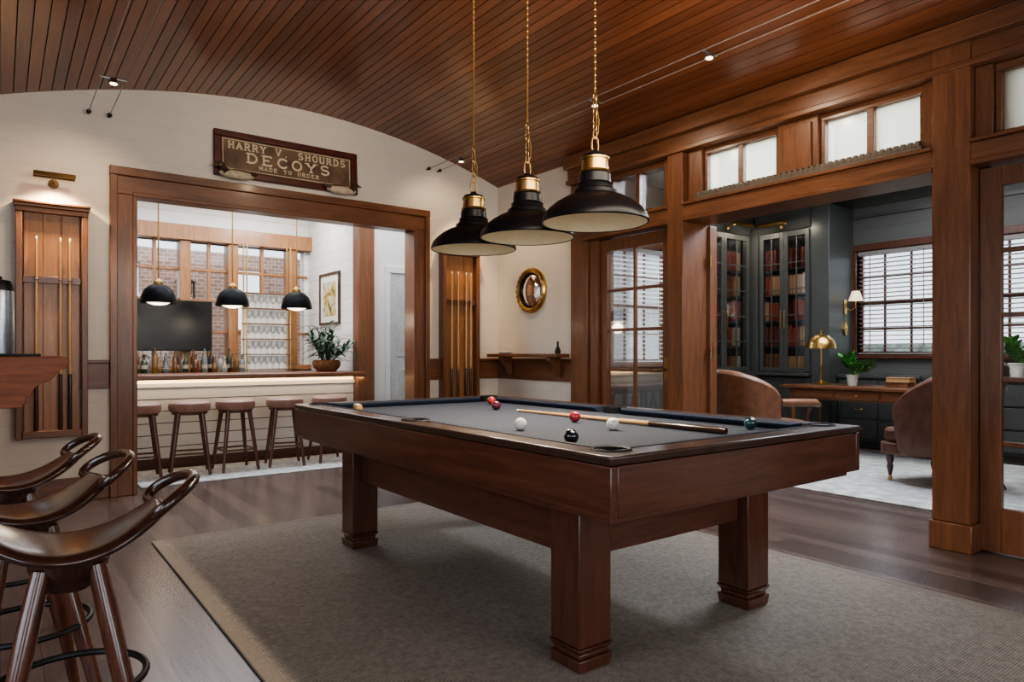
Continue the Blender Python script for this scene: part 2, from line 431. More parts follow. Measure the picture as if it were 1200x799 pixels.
# right wall: white stub, posts, beams, transoms
struct(MB().box(XR, 4.66, 4.97, YB, 0, 3.05).build('wall_right', M['wall'], smooth=False))
mb = MB(); mb.box(XR-.022, XR, 4.97, YB, .86, 1.06); mb.box(XR-.034, XR, 4.97, YB, 1.0605, 1.085)
struct(mb.build('trim_3', M['trimy'], bev=.004))
struct(MB().box(XR-.022, XR, 4.97, YB, 0, .18).build('baseboard_right', M['trimy'], bev=.004))
def post(name, y0, y1, xf, z1=2.755):
    mb = MB(); mb.box(xf, 4.70, y0, y1, .161, z1)
    mb.box(xf-.012, 4.70, y0-.012, y1+.012, 0, .16)
    struct(mb.build(name, M['trimz'], bev=.006))
post('trim_4', 4.74, 4.97, 4.44)
post('trim_5', 3.56, 3.72, 4.38)
post('trim_6', 1.53, 1.73, 4.38, 2.98)
post('trim_7', .10, .28, 4.38)
mb = MB(); mb.box(4.46, 4.68, 3.722, 3.775, 0, 2.194); mb.box(4.465, 4.68, 4.625, 4.738, 0, 2.194)
struct(mb.build('trim_8', M['trimz'], bev=.004))
for k, (y0, y1) in enumerate(((.28, 1.53), (1.73, 3.56), (3.72, 4.74))):
    mb = MB(); mb.box(4.385, 4.70, y0, y1, 2.226, 2.324); mb.box(4.36, 4.70, y0, y1, 2.3245, 2.345); mb.box(4.37, 4.70, y0, y1, 2.196, 2.2255)
    struct(mb.build('trim_%d' % (9+k), M['trimy'], bev=.004))
mb = MB(); mb.box(4.40, 4.72, -2.55, 4.97, 2.80, 3.10); mb.box(4.34, 4.399, -2.55, 4.97, 2.90, 3.02); mb.box(4.37, 4.72, -2.55, 4.97, 2.76, 2.7995)
struct(mb.build('trim_12', M['trimy'], bev=.006))
struct(MB().box(4.48, 4.66, -2.55, .10, 0, 3.05).build('wall_right_front', M['wall'], smooth=False))
def transom(name, y0, y1, gm='frost'):
    mb = MB(); z0, z1 = 2.346, 2.758
    mb.box(4.47, 4.56, y0, y1, z0, z0+.035); mb.box(4.47, 4.56, y0, y1, z1-.045, z1)
    mb.box(4.471, 4.559, y0+.001, y0+.03, z0+.0352, z1-.0452); mb.box(4.471, 4.559, y1-.03, y1-.001, z0+.0352, z1-.0452)
    ym = (y0+y1)/2; mb.box(4.475, 4.555, ym-.022, ym+.022, z0+.0352, z1-.0452)
    f = struct(mb.build(name, M['trimy'], bev=.003))
    for a, b in ((y0+.03, ym-.022), (ym+.022, y1-.03)):
        MB().box(4.51, 4.518, a, b, z0+.035, z1-.045).build('pane', M[gm], f, smooth=False)
transom('window_1', 2.762, 3.418)
transom('window_2', 1.802, 2.458)
transom('window_3', 3.802, 4.458, 'glass')
transom('window_4', .362, 1.438)
mb = MB()
for y0, y1 in ((2.46, 2.76), (3.42, 3.558), (1.732, 1.80), (3.722, 3.80), (4.46, 4.738), (1.44, 1.528), (.282, .36)):
    mb.box(4.44, 4.66, y0, y1, 2.346, 2.758)
mb.box(4.42, 4.439, 2.50, 2.72, 2.40, 2.72)
struct(mb.build('trim_13', M['trimz'], bev=.004))
def gdoor(name, y0, y1, z1, cols, rows, s=.105, handle=0):
    mb = MB()
    x0, x1 = 4.50, 4.545
    mb.box(x0, x1, y0, y0+s, 0.01, z1); mb.box(x0, x1, y1-s, y1, 0.01, z1)
    mb.box(x0+.001, x1-.001, y0+s, y1-s, z1-.11, z1-.001); mb.box(x0+.001, x1-.001, y0+s, y1-s, .011, .26)
    for i in range(1, cols):
        y = y0+s+(y1-y0-2*s)*i/cols; mb.box(x0+.008, x1-.008, y-.013, y+.013, .26, z1-.11)
    for j in range(1, rows):
        z = .26+(z1-.37)*j/rows; mb.box(x0+.009, x1-.009, y0+s, y1-s, z-.014, z+.014)
    d = struct(mb.build(name, M['trimz'], bev=.003))
    MB().box(4.520, 4.525, y0+s, y1-s, .26, z1-.11).build('glass_pane', M['glass'], d, smooth=False)
    yh = y0+.045 if handle < 0 else y1-.045
    h = MB(); h.box(4.492, 4.50, yh-.02, yh+.02, .92, 1.10); h.cyl((4.50, yh, 1.0), (4.455, yh, 1.0), .008); h.tube([(4.455, yh, 1.0), (4.45, yh+.03, 1.0), (4.452, yh+.10, .995)], .009)
    h.build('door_handle', M['brassd'], d)
    return d
gdoor('door_1', 3.78, 4.62, 2.19, 2, 5, .088, handle=-1)
gdoor('door_2', .285, 1.525, 2.19, 3, 5, .105, handle=-1)
d3 = struct(MB().box(4.702, 4.79, 3.535, 3.575, 0.01, 2.19).build('door_3', M['trimz'], bev=.003))
for z in (.35, 1.15, 1.9):
    mb = MB(); mb.cyl((4.697, 3.525, z-.045), (4.697, 3.525, z+.045), .008); mb.box(4.702, 4.73, 3.530, 3.536, z-.04, z+.04)
    mb.build('hinge', M['brassd'], d3)

# ------------------------------------------------------------------ library shell
wallh('wall_library_right', 'x', 8.80, 8.95, -1.2, 6.02, 0, 3.2, [(3.42, 4.35, 1.12, 2.44), (2.10, 3.03, 1.12, 2.44), (.6, 1.53, 1.12, 2.44)], M['libwall'])
wallh('wall_library_back', 'y', 5.87, 6.02, 4.66, 8.80, 0, 3.2, [(5.50, 6.92, 1.02, 2.46)], M['libwall'])
struct(MB().box(4.66, 8.95, -1.35, -1.2, 0, 3.2).build('wall_library_front', M['libwall'], smooth=False))
struct(MB().box(4.66, 8.95, -1.35, 6.02, 3.2, 3.3).build('ceiling_library', M['libceil'], smooth=False))
mb = MB(); mb.prism([(8.80, 3.2), (8.62, 3.2), (8.64, 3.14), (8.74, 3.06), (8.78, 3.0), (8.80, 3.0)], 'y', -1.2, 5.87)
mb.prism([(5.87, 3.2), (5.69, 3.2), (5.71, 3.14), (5.81, 3.06), (5.85, 3.0), (5.87, 3.0)], 'x', 4.66, 8.8)
mb.box(8.77, 8.8, -1.2, 4.38, 2.86, 2.90)
struct(mb.build('trim_14', M['libdark']))
struct(MB().box(12.5, 12.7, -4, 9, -.1, 1.30).build('wall_outside_garden', M['hedge'], smooth=False))
def sashwin(name, loc, rz, wd, ht, m, cols=3, bm='blind'):
    """local: opening x 0..wd, z 0..ht, room side -y"""
    t = .075
    mb = MB()
    mb.box(-t, 0, -.03, .10, 0, ht-.0005); mb.box(wd, wd+t, -.03, .10, 0, ht-.0005); mb.box(-t, wd+t, -.035, .10, ht, ht+t+.01); mb.box(-t-.02, wd+t+.02, -.06, .10, -.045, -.0005)
    o = struct(mb.build(name, m, bev=.004)); o.location = loc; o.rotation_euler = (0, 0, rz)
    s = MB(); e = .045
    s.box(0, e, .06, .10, 0, ht); s.box(wd-e, wd, .06, .10, 0, ht); s.box(e, wd-e, .06, .10, 0, e); s.box(e, wd-e, .06, .10, ht-e, ht); s.box(e, wd-e, .055, .10, ht/2-.026, ht/2+.026)
    for i in range(1, cols): x = wd*i/cols; s.box(x-.014, x+.014, .07, .09, e, ht-e)
    for j in (1, 3): z = ht*j/4; s.box(e, wd-e, .071, .089, z-.014, z+.014)
    s.build('sash', m, o, bev=.003)
    MB().box(e, wd-e, .077, .081, e, ht-e).build('pane', M['glass'], o, smooth=False)
    b = MB(); n = int(ht/.056)
    for i in range(n):
        z = ht-.06-i*(ht-.09)/n
        X = Matrix.Translation((wd/2, .02, z)) @ Matrix.Rotation(Rd(-12), 4, 'X')
        b.box(-wd/2+.012, wd/2-.012, -.023, .023, -.0016, .0016, X)
    b.box(.01, wd-.01, -.005, .045, ht-.05, ht-.005)
    for x in (.15, wd-.15): b.box(x-.005, x+.005, .018, .021, .02, ht-.05)
    b.box(.012, wd-.012, .0, .04, .012, .03)
    b.build('blind', M[bm], o, smooth=False)
    return o
sashwin('window_5', (8.80, 4.35, 1.12), -PI/2, .93, 1.32, M['mahz'])
sashwin('window_6', (8.80, 3.03, 1.12), -PI/2, .93, 1.32, M['mahz'])
sashwin('window_7', (5.50, 5.87, 1.02), 0, 1.42, 1.44, M['trimz'], 4, 'blindw')
sashwin('window_8', (8.80, 1.53, 1.12), -PI/2, .93, 1.32, M['mahz'])

# ------------------------------------------------------------------ bar room shell
wallh('wall_bar_back', 'y', 9.0, 9.14, -.5, 3.45, 0, 3.0, [(.60, 3.26, .98, 2.50)], M['barwall'])
struct(MB().box(3.32, 3.45, 7.46, 9.0, 0, 3.0).build('wall_bar_right', M['barwall'], smooth=False))
struct(MB().box(3.28, 3.48, 7.30, 7.46, 0, 3.0).build('trim_15', M['trimz'], bev=.005))
struct(MB().box(3.48, 5.2, 7.40, 7.50, 0, 3.0).build('wall_bar_end', M['white'], smooth=False))
struct(MB().box(-.65, -.5, 6.4, 9.14, 0, 3.0).build('wall_bar_left', M['barwall'], smooth=False))
struct(MB().box(5.2, 5.35, 6.02, 7.50, 0, 3.0).build('wall_bar_far_right', M['white'], smooth=False))
struct(MB().box(-.65, 5.35, 6.40, 9.14, 3.0, 3.1).build('ceiling_bar', M['white'], smooth=False))
mb = MB(); mb.box(3.66, 3.72, 7.37, 7.40, 0, 2.0995); mb.box(4.42, 4.48, 7.37, 7.40, 0, 2.0995); mb.box(3.66, 4.48, 7.37, 7.40, 2.10, 2.18)
d4 = struct(mb.build('door_4', M['white'], bev=.004))
mb = MB(); mb.box(3.721, 4.419, 7.385, 7.40, 0.01, 2.098)
for z0, z1 in ((.2, .95), (1.1, 1.95)): mb.box(3.82, 4.32, 7.378, 7.3845, z0, z1)
mb.build('door_panel', plain('pale_grey_paint', (.5, .51, .5), .5), d4, bev=.003)
# glazed timber bays of the back bar
mb = MB()
for x in (.60, 1.06, 1.72, 2.27, 3.02): mb.box(x, x+.12, 8.90, 9.10, .991, 2.499)
mb.box(.5, 3.32, 8.86, 9.12, 2.50, 2.68); mb.box(.5, 3.32, 8.88, 9.12, .93, .99)
for z in (1.40, 1.79, 2.16): mb.box(.6, 3.3, 8.97, 9.05, z-.016, z+.016)
for x in (1.44, 2.045, 2.69): mb.box(x, x+.035, 8.971, 9.049, .991, 2.499)
w9 = struct(mb.build('window_9', M['barz'], bev=.004))
MB().box(.62, 3.26, 9.02, 9.025, 1.0, 2.5).build('pane', M['glass'], w9, smooth=False)
wallh('wall_outside', 'y', 10.6, 10.8, -.5, 4.4, 0, 2.62, [(1.0, 1.55, 1.5, 2.4), (2.7, 3.25, 1.5, 2.4)], M['brick'])

# ------------------------------------------------------------------ rugs
RZ = .0125
def rug(name, x0, x1, y0, y1, m, mb_, label, bw=.05, h=.012):
    cx, cy = (x0+x1)/2, (y0+y1)/2
    t = thing(name, label, 'rug', (cx, cy, 0))
    a, b = (x1-x0)/2, (y1-y0)/2
    MB().box(-a+bw, a-bw, -b+bw, b-bw, .0005, h-.001).build('field', m, t, smooth=False)
    q = MB(); ii = [(-a, -b), (a, -b), (a, b), (-a, b)]; jj = [(-a+bw, -b+bw), (a-bw, -b+bw), (a-bw, b-bw), (-a+bw, b-bw)]
    vs = [(*p, z) for z in (.0005, h) for p in ii+jj]
    fs = []
    for i in range(4):
        j = (i+1) % 4
        fs += [(8+i, 8+j, 12+j, 12+i), (i, j, 8+j, 8+i), (4+i, 4+j, 12+j, 12+i), (i, j, 4+j, 4+i)]
    q.add(vs, fs); q.build('border', mb_, t, bev=.003)
rug('area_rug', .725, 3.53, .1, 4.56, M['rug'], M['rugb'], 'large taupe woven rug under the pool table', .06)
rug('area_rug', 5.37, 8.2, .6, 5.2, M['rugl'], M['rugl'], 'light grey patterned carpet on the library floor under the desk', .06)
rug('area_rug', .95, 3.25, 6.46, 7.36, M['rugg'], M['rugg'], 'mottled pale grey rug under the row of bar stools', .05, .012)

# ------------------------------------------------------------------ pool table
T = thing('pool_table', 'large mahogany pool table with grey cloth and square legs', 'pool table', (2.184, 2.788, RZ))
hw, hl, zt = .742, 1.352, .814
for sx in (-1, 1):
    MB().box(hw-.03 if sx > 0 else -hw, hw if sx > 0 else -hw+.03, -hl, hl, .625, zt-.031).build('side_panel', M['mahy'], T, bev=.003)
for sy in (-1, 1):
    MB().box(-hw+.0305, hw-.0305, hl-.03 if sy > 0 else -hl, hl if sy > 0 else -hl+.03, .625, zt-.031).build('end_panel', M['mahx'], T, bev=.002)
def ringbox(mb, ho, lo, hi, li, z0, z1, ins=0.):
    O1 = [(-ho, -lo, z1), (ho, -lo, z1), (ho, lo, z1), (-ho, lo, z1)]
    O0 = [(-ho+ins, -lo+ins, z0), (ho-ins, -lo+ins, z0), (ho-ins, lo-ins, z0), (-ho+ins, lo-ins, z0)]
    I1 = [(-hi, -li, z1), (hi, -li, z1), (hi, li, z1), (-hi, li, z1)]
    I0 = [(-hi, -li, z0), (hi, -li, z0), (hi, li, z0), (-hi, li, z0)]
    fs = []
    for i in range(4):
        j = (i+1) % 4
        fs += [(i, j, 4+j, 4+i), (i, j, 8+j, 8+i), (4+i, 4+j, 12+j, 12+i), (8+i, 8+j, 12+j, 12+i)]
    mb.add(O1+O0+I1+I0, fs)
mb = MB(); ringbox(mb, hw-.035, hl-.035, hw-.12, hl-.12, .60, .66); mb.build('lower_moulding', M['mahy'], T, bev=.005)
mb = MB(); ringbox(mb, hw+.006, hl+.006, hw-.105, hl-.105, zt-.030, zt, .006); mb.build('rail', wood('rail_wood', (.034, .0160, .0110), (.060, .030, .021), 'y', .28, .8, .3), T, bev=.008, seg=3)
MB().box(-hw+.033, hw-.033, -hl+.033, hl-.033, .74, zt-.033).build('bed', M['cloth'], T, smooth=False)
ci, cl = hw-.105, hl-.105
def cushion(p0, p1, inward):
    p0 = Vector(p0); p1 = Vector(p1); nv = Vector(inward); d = (p1-p0).normalized()
    sec = [(0, -.030), (0, .001), (.015, .003), (.052, -.006), (.050, -.014), (.03, -.032)]
    vs = []
    for q, sgn in ((p0, 1), (p1, -1)):
        for a, z in sec: vs.append((q+nv*a+d*sgn*a*.9)+Vector((0, 0, zt+z)))
    n = len(sec)
    MB().add(vs, [list(range(n)), list(range(n, 2*n))]+[(i, (i+1) % n, n+(i+1) % n, n+i) for i in range(n)]).build('cushion', M['cush'], T)
pk = .075
for sx in (-1, 1):
    cushion((sx*ci, -cl+pk, 0), (sx*ci, -pk*.8, 0), (-sx, 0, 0)); cushion((sx*ci, pk*.8, 0), (sx*ci, cl-pk, 0), (-sx, 0, 0))
for sy in (-1, 1): cushion((-ci+pk, sy*cl, 0), (ci-pk, sy*cl, 0), (0, -sy, 0))
for px, py in ((-1, -1), (1, -1), (-1, 1), (1, 1), (-1, 0), (1, 0)):
    k = .012 if py else -.012
    mb = MB()
    c = (px*(ci-k), py*(cl-k), 0)
    mb.ring([(.050, zt-.034), (.066, zt-.034), (.068, zt+.002), (.062, zt+.006), (.052, zt+.002)], c, 28)
    mb.lathe([(.0, zt-.031), (.051, zt-.031)], c, 28)
    mb.build('pocket', M['pock'], T)
def sight(x, y): MB().lathe([(.0, .0015), (.0055, .0015), (.006, -.002)], (x, y, zt), 10).build('rail_sight', M['brassd'], T)
for sx in (-1, 1):
    for k in range(-4, 5):
        if k % 4: sight(sx*(hw-.05), k*hl*.22)
for sy in (-1, 1):
    for k in (-1, 0, 1): sight(k*hw*.42, sy*(hl-.05))
LX, LY, LH = .495, .952, .0775
for sx in (-1, 1):
    for sy in (-1, 1):
        x, y = sx*LX, sy*LY
        mb = MB(); h = LH
        mb.box(x-h, x+h, y-h, y+h, .0855, .61)
        mb.taper(x-h-.008, x+h+.008, y-h-.008, y+h+.008, .062, .085, .014)
        mb.box(x-h+.008, x+h-.008, y-h+.008, y+h-.008, .045, .062)
        mb.taper(x-h-.004, x+h+.004, y-h-.004, y+h+.004, .0, .045, .006)
        mb.build('leg', M['mahz'], T, bev=.004)
for sx in (-1, 1): MB().box(sx*LX-.03, sx*LX+.03, -LY+LH+.001, LY-LH-.001, .385, .61).build('side_beam', M['mahy'], T, bev=.005)
for sy in (-1, 1): MB().box(-LX+LH+.001, LX-LH-.001, sy*LY-.03, sy*LY+.03, .385, .61).build('end_beam', M['mahx'], T, bev=.005)
MB().lathe([(0, 0), (.012, 0), (.014, .008), (.009, .014), (0, .015)], (0, 0, 0), 12, Matrix.Translation((-.526, .25, .555)) @ Matrix.Rotation(-PI/2, 4, 'Y')).build('knob', M['porc'], T)
zb = RZ+zt-.033+.0288
bm_ = MB().ball((0, 0, 0), .0285, 24).build('billiard_ball', plain('ball_white', (.75, .70, .60), .08, coat=.5, var=.02))
bm_.location = (1.84, 2.39, zb); tag(bm_, 'cream ball alone near the middle of the grey cloth', 'billiard ball')
for nm, col, x, y, lab in (('white', (.72, .66, .56), 2.17, 2.15, 'white ball lying beside the wooden cue'),
        ('pink', (.33, .02, .035), 2.27, 2.51, 'red ball lying close to the cue shaft'),
        ('black', (.012, .012, .014), 1.71, 1.91, 'black ball nearest the front corner of the table'),
        ('red', (.30, .02, .02), 2.62, 3.72, 'red ball near the far rail, farthest of the balls'),
        ('maroon', (.09, .012, .025), 2.40, 3.36, 'maroon ball just in front of the far red ball'),
        ('green', (.015, .05, .06), 2.68, 1.80, 'dark green ball against the right hand rail'),
        ('amber', (.34, .20, .06), 1.64, 3.66, 'amber ball by the left rail of the table')):
    o = bm_.copy(); o.data = bm_.data.copy(); C.objects.link(o); o.name = 'billiard_ball'
    o.location = (x, y, zb); o['label'] = lab
    o.data.materials[0] = plain('ball_'+nm, col, .08, coat=.5, var=.02)
    MB().ball((-.010, -.012, .0245), .0088, 12, (1, 1, .35), Matrix.Rotation(.3, 4, 'X')).build('number_spot', M['porc'], o)
def make_cue(name, label, loc, rot, group=None):
    t = thing(name, label, 'pool cue', loc, 0, group); t.rotation_euler = rot
    MB().lathe([(0, 0), (.013, 0), (.0145, .012), (.0148, .05), (.0125, .42), (0, .42)], n=14).build('butt', M['dkz'], t)
    MB().lathe([(0, .42), (.0124, .42), (.0068, 1.42), (0, 1.42)], n=12).build('shaft', M['maple'], t)
    MB().lathe([(0, 1.42), (.0066, 1.42), (.0066, 1.44), (.004, 1.446), (0, 1.447)], n=12).build('tip', M['porc'], t)
    return t
p0 = Vector((2.42, 1.74, zb-.0285+.016)); p1 = Vector((2.425, 3.18, zb-.0285+.0085))
q = Vector((0, 0, 1)).rotation_difference((p1-p0).normalized()).to_euler()
make_cue('pool_cue', 'pool cue with pale shaft lying across the pool table', p0, q)

# ------------------------------------------------------------------ pendants over the table
def link(mb, c, L, wd, r, rot):
    X = Matrix.Translation(c) @ Matrix.Rotation(rot, 4, 'Z')
    pts = []
    for i in range(14):
        a = 2*PI*i/14
        pts.append((wd*math.cos(a), 0, (L-wd)*(1 if math.sin(a) > 0 else -1)*(1 if abs(math.sin(a)) > .01 else 0)+wd*math.sin(a)))
    mb.tube(pts, r, 6, True, X)
def spot(name, loc, target, e, ang=70, col=(1, .82, .62), r=.03, blend=.8):
    L = bpy.data.lights.new(name, 'SPOT'); L.energy = e; L.spot_size = Rd(ang); L.spot_blend = blend; L.color = col; L.shadow_soft_size = r
    o = bpy.data.objects.new(name, L); C.objects.link(o); o.location = loc
    o.rotation_euler = (Vector(target)-Vector(loc)).to_track_quat('-Z', 'Y').to_euler()
def table_pendant(y, label):
    zr = 1.73
    t = thing('pendant_lamp', label, 'pendant lamp', (2.184, y, zr), 0, 'pendant lamps over the pool table')
    out = [(.242, 0), (.2465, .005), (.245, .016), (.235, .040), (.213, .066), (.181, .092), (.142, .114), (.112, .126), (.104, .130), (.100, .146), (.086, .154), (.080, .172)]
    inn = [(.070, .166), (.080, .150), (.094, .126), (.140, .107), (.177, .086), (.208, .061), (.229, .036), (.238, .004)]
    MB().ring(out+[(.076, .172)]+[(r+.0015, z+.002) for r, z in inn], n=48).build('shade', M['black'], t)
    MB().lathe([(.238, .0035)]+[(r-.001, z-.0005) for r, z in inn[::-1][1:]]+[(0, .160)], n=48, caps=False).build('shade_lining', M['lining'], t)
    MB().lathe([(0, .165), (.080, .168), (.084, .176), (.074, .184), (.072, .222), (.060, .232), (0, .232)], n=32).build('collar', M['black'], t)
    MB().lathe([(0, .23), (.068, .23), (.072, .236), (.062, .242), (.060, .288), (.066, .292), (.066, .298), (0, .298)], n=32).build('neck', M['brass'], t)
    MB().lathe([(0, .296), (.063, .296), (.055, .312), (.022, .322), (.014, .335), (0, .335)], n=28).build('cap', M['black'], t)
    mb = MB(); link(mb, (0, 0, .362), .034, .020, .0042, 0); mb.build('loop', M['brassd'], t)
    top = zc(2.184)-zr
    mb = MB(); z = .408; k = 0
    while z < .60: link(mb, (0, 0, z), .021, .010, .0030, PI/2*(k % 2)); z += .034; k += 1
    mb.tube([(.0, 0, .39), (.020, 0, .42), (.024, 0, .48), (.0, 0, .58)], .0028, 6)
    mb.build('chain', M['brassd'], t)
    mb = MB(); k = .62
    mb.cyl((0, 0, .595), (0, 0, top-.02), .0048, n=10)
    while k < top-.05: mb.ball((0, 0, k), .0070, 8, (1, 1, .7)); k += .030
    mb.build('rod', M['brass'], t)
    MB().lathe([(0, top+.01), (.06, top+.01), (.058, top-.012), (.02, top-.03), (0, top-.03)], n=24).build('ceiling_rose', M['brass'], t)
    mb = MB(); mb.ball((0, 0, .085), .032, 16); mb.cyl((0, 0, .11), (0, 0, .16), .016); mb.build('bulb', M['bulb'], t)
    spot('table_lamp_light', (2.184, y, zr+.045), (2.184, y, 0), 58, 150, (1, .87, .70), .03, .5)
table_pendant(2.278, 'black dome pendant with brass neck nearest over the pool table')
table_pendant(2.78, 'black dome pendant with brass neck, middle one over the pool table')
table_pendant(3.281, 'black dome pendant with brass neck, farthest over the pool table')

# ------------------------------------------------------------------ cable lights under the ceiling
def cable_lights(xs, z, ys, label):
    t = thing('cable_light', label, 'track light', (sum(xs)/2, YB, z))
    for x in xs:
        MB().cyl((x, -2.5, z), (x, YB-.03, z), .0034, n=8).build('cable', M['wire'], t, world=True)
        mb = MB(); mb.cyl((x, YB, z), (x, YB-.05, z), .010, .006); mb.ball((x, YB-.05, z), .018, 10); mb.build('anchor', M['iron'], t, world=True)
    for y in ys:
        mb = MB(); mb.cyl((xs[0]-.01, y, z), (xs[1]+.01, y, z), .006)
        xm = sum(xs)/2
        mb.lathe([(0, .012), (.020, .012), (.034, -.025), (.032, -.025), (.0, -.01)], (xm, y, z-.01), 16)
        s = mb.build('spot_head', M['steel'], t, world=True)
        MB().lathe([(0, -.02), (.022, -.022), (.022, -.028), (0, -.03)], (xm, y, z-.01), 14).build('spot_lens', M['bulb'], s, world=True)
cable_lights((.55, .69), 3.01, (5.36,), 'pair of thin cables with a spotlight at the left of the vaulted ceiling')
cable_lights((3.57, 3.70), 3.06, (5.68, 3.79, 2.74), 'pair of thin cables with small spotlights along the right of the ceiling')

# ------------------------------------------------------------------ sign
G = thing('wall_sign', 'antique brown sign with pale gold lettering in a maroon frame above the bar opening', 'sign', (2.12, YB, 2.67))
G.rotation_euler = (Rd(-3), 0, 0)
a, h = .655, .40
MB().box(-a+.03, a-.03, -.03, -.005, .02, h-.02).build('backing', M['signf'], G)
MB().box(-a+.062, a-.062, -.036, -.0305, .058, h-.058).build('panel', M['signp'], G, smooth=False)
mb = MB(); p, z0, z1, wl = a-.072, .068, h-.068, .006
mb.box(-p, p, -.0375, -.0361, z0, z0+wl); mb.box(-p, p, -.0375, -.0361, z1-wl, z1); mb.box(-p, -p+wl, -.0374, -.0361, z0+wl, z1-wl); mb.box(p-wl, p, -.0374, -.0361, z0+wl, z1-wl)
mb.build('border_line', M['ink'], G, smooth=False)
mb = MB()
mb.box(-a, a, -.055, -.005, 0, .055); mb.box(-a, a, -.055, -.005, h-.055, h); mb.box(-a, -a+.06, -.0545, -.005, .0555, h-.0555); mb.box(a-.06, a, -.0545, -.005, .0555, h-.0555)
mb.build('frame', M['signf'], G, bev=.008)
serif_text('HARRY V. SHOURDS', 1.09, .058, .0110, M['ink'], G, 0, .254, -.0361)
serif_text('DECOYS', .80, .080, .0165, M['ink'], G, 0, .149, -.0361)
serif_text('MADE TO ORDER', .56, .030, .0060, M['ink'], G, 0, .098, -.0361)
def duck(x, z, sx, parent):
    X = Matrix.Translation((x, -.095, z)) @ Matrix.Diagonal((sx*1.0, 1.2, 1.05, 1))
    d = MB().ball((0, 0, 0), .05, 18, (3.0, .65, .78), X).build('duck_carving', M['duckw'], parent)
    mb = MB(); mb.ball((-.02, .004, .022), .046, 16, (2.7, .6, .5), X); mb.tube([(-.11, 0, .012), (-.15, 0, .022), (-.185, 0, .036)], [.026, .018, .004], 10, False, X); mb.build('back', M['duck'], d)
    mb = MB(); mb.ball((.135, 0, .066), .030, 14, (1.2, .75, .95), X); mb.tube([(.09, 0, .005), (.112, 0, .035), (.125, 0, .062)], [.036, .026, .022], 12, False, X); mb.build('head', M['duck'], d)
    MB().tube([(.155, 0, .062), (.180, 0, .056), (.200, 0, .054)], [.012, .010, .007], 8, False, X).build('bill', M['brassd'], d)
duck(-.48, .006, -1, G); duck(.47, .010, 1, G)

# ------------------------------------------------------------------ cue racks
def cue_rack(x0, x1, label, cues, group, cl):
    t = thing('cue_rack', label, 'cue rack', ((x0+x1)/2, YB, .50)); hwid = (x1-x0)/2
    mb = MB(); n = 3
    for i in range(n):
        a = -hwid+.03+(2*hwid-.06)*i/n; b = -hwid+.03+(2*hwid-.06)*(i+1)/n
        mb.box(a+.0010, b-.0010, -.045, -.0, .03, 1.72)
    mb.build('back_panel', M['honz'], t, bev=.002)
    for sx in (-1, 1):
        MB().box(sx*hwid-.02, sx*hwid+.02, -.10, 0, 0, 1.679).build('side_post', M['trimz'], t, bev=.004)
    mb = MB(); mb.box(-hwid-.022, hwid+.022, -.106, 0, 1.68, 1.715); mb.box(-hwid-.030, hwid+.030, -.118, 0, 1.7155, 1.74); mb.box(-hwid-.038, hwid+.038, -.130, 0, 1.7405, 1.758)
    mb.build('cornice', M['trimx'], t, bev=.004)
    MB().box(-hwid+.0205, hwid-.0205, -.125, 0, .01, .06).build('cue_shelf', M['trimx'], t, bev=.004)
    mb = MB(); mb.box(-hwid+.025, hwid-.025, -.075, -.0455, 1.16, 1.21)
    for c in cues:
        mb.tube([(c+.016*math.cos(q), -.082+.016*math.sin(q), 1.185) for q in [PI*.75-2*PI*.8*k/10 for k in range(11)]], .004, 6)
    mb.build('cue_clip_bar', M['mahx'], t, bev=.002)
    for c in cues:
        make_cue('pool_cue', cl, ((x0+x1)/2+c, YB-.086, .5605), (Rd(.15), 0, 0), group)
cue_rack(.11, .52, 'wooden wall cue rack left of the wide bar opening', (-.10, .05, .11), 'cues in the left rack', 'pool cue standing in the wall rack left of the bar opening')
cue_rack(3.73, 4.15, 'wooden wall cue rack between the bar opening and the corner', (-.12, -.04, .06, .12), 'cues in the right rack', 'pool cue standing in the wall rack right of the bar opening')
t = thing('picture_light', 'slim dark brass picture light above the left cue rack', 'wall lamp', (.325, YB, 2.44))
MB().tube([(0, 0, -.02), (0, -.06, .0), (0, -.12, .03), (0, -.14, .02)], .007).build('arm', M['bronze'], t)
MB().lathe([(0, 0), (.035, 0), (.035, .012), (0, .014)], (0, 0, 0), 18, Matrix.Translation((0, 0, -.02)) @ Matrix.Rotation(PI/2, 4, 'X')).build('wall_plate', M['bronze'], t)
MB().prism([(-.17, .035), (-.115, .035), (-.10, .0), (-.11, .0), (-.12, .025), (-.165, .025), (-.175, .0), (-.185, .0)], 'x', -.13, .13).build('shade', M['bronze'], t)
MB().cyl((-.11, -.143, .018), (.11, -.143, .018), .006).build('bulb', M['bulb'], t)

# ------------------------------------------------------------------ mirror and shelf on the right wall stub
t = thing('convex_mirror', 'round convex mirror with gilt ring frame on the white wall', 'mirror', (XR, 5.62, 1.80))
X = Matrix.Rotation(-PI/2, 4, 'Y')
mb = MB(); mb.ring([(.183, .0), (.238, .0), (.240, .02), (.226, .042), (.208, .045), (.187, .03)], (0, 0, 0), 40, X)
for i in range(24):
    a = 2*PI*i/24; mb.ball((-.045, .216*math.cos(a), .216*math.sin(a)), .011, 8)
mb.build('frame', M['brass'], t)
MB().ring([(.170, .0), (.186, .0), (.185, .03), (.172, .026)], (0, 0, 0), 36, X).build('inner_ring', M['black'], t)
MB().lathe([(.171, .010), (.145, .019), (.11, .029), (.055, .038), (0, .041)], (0, 0, 0), 36, X).build('mirror_glass', M['mirror'], t)
t = thing('wall_shelf', 'wooden drink shelf on scroll brackets under the round mirror', 'shelf', (XR, 5.55, .9))
MB().box(-.20, -.034, -.56, .62, .20, .235).build('board', M['trimy'], t, bev=.006)
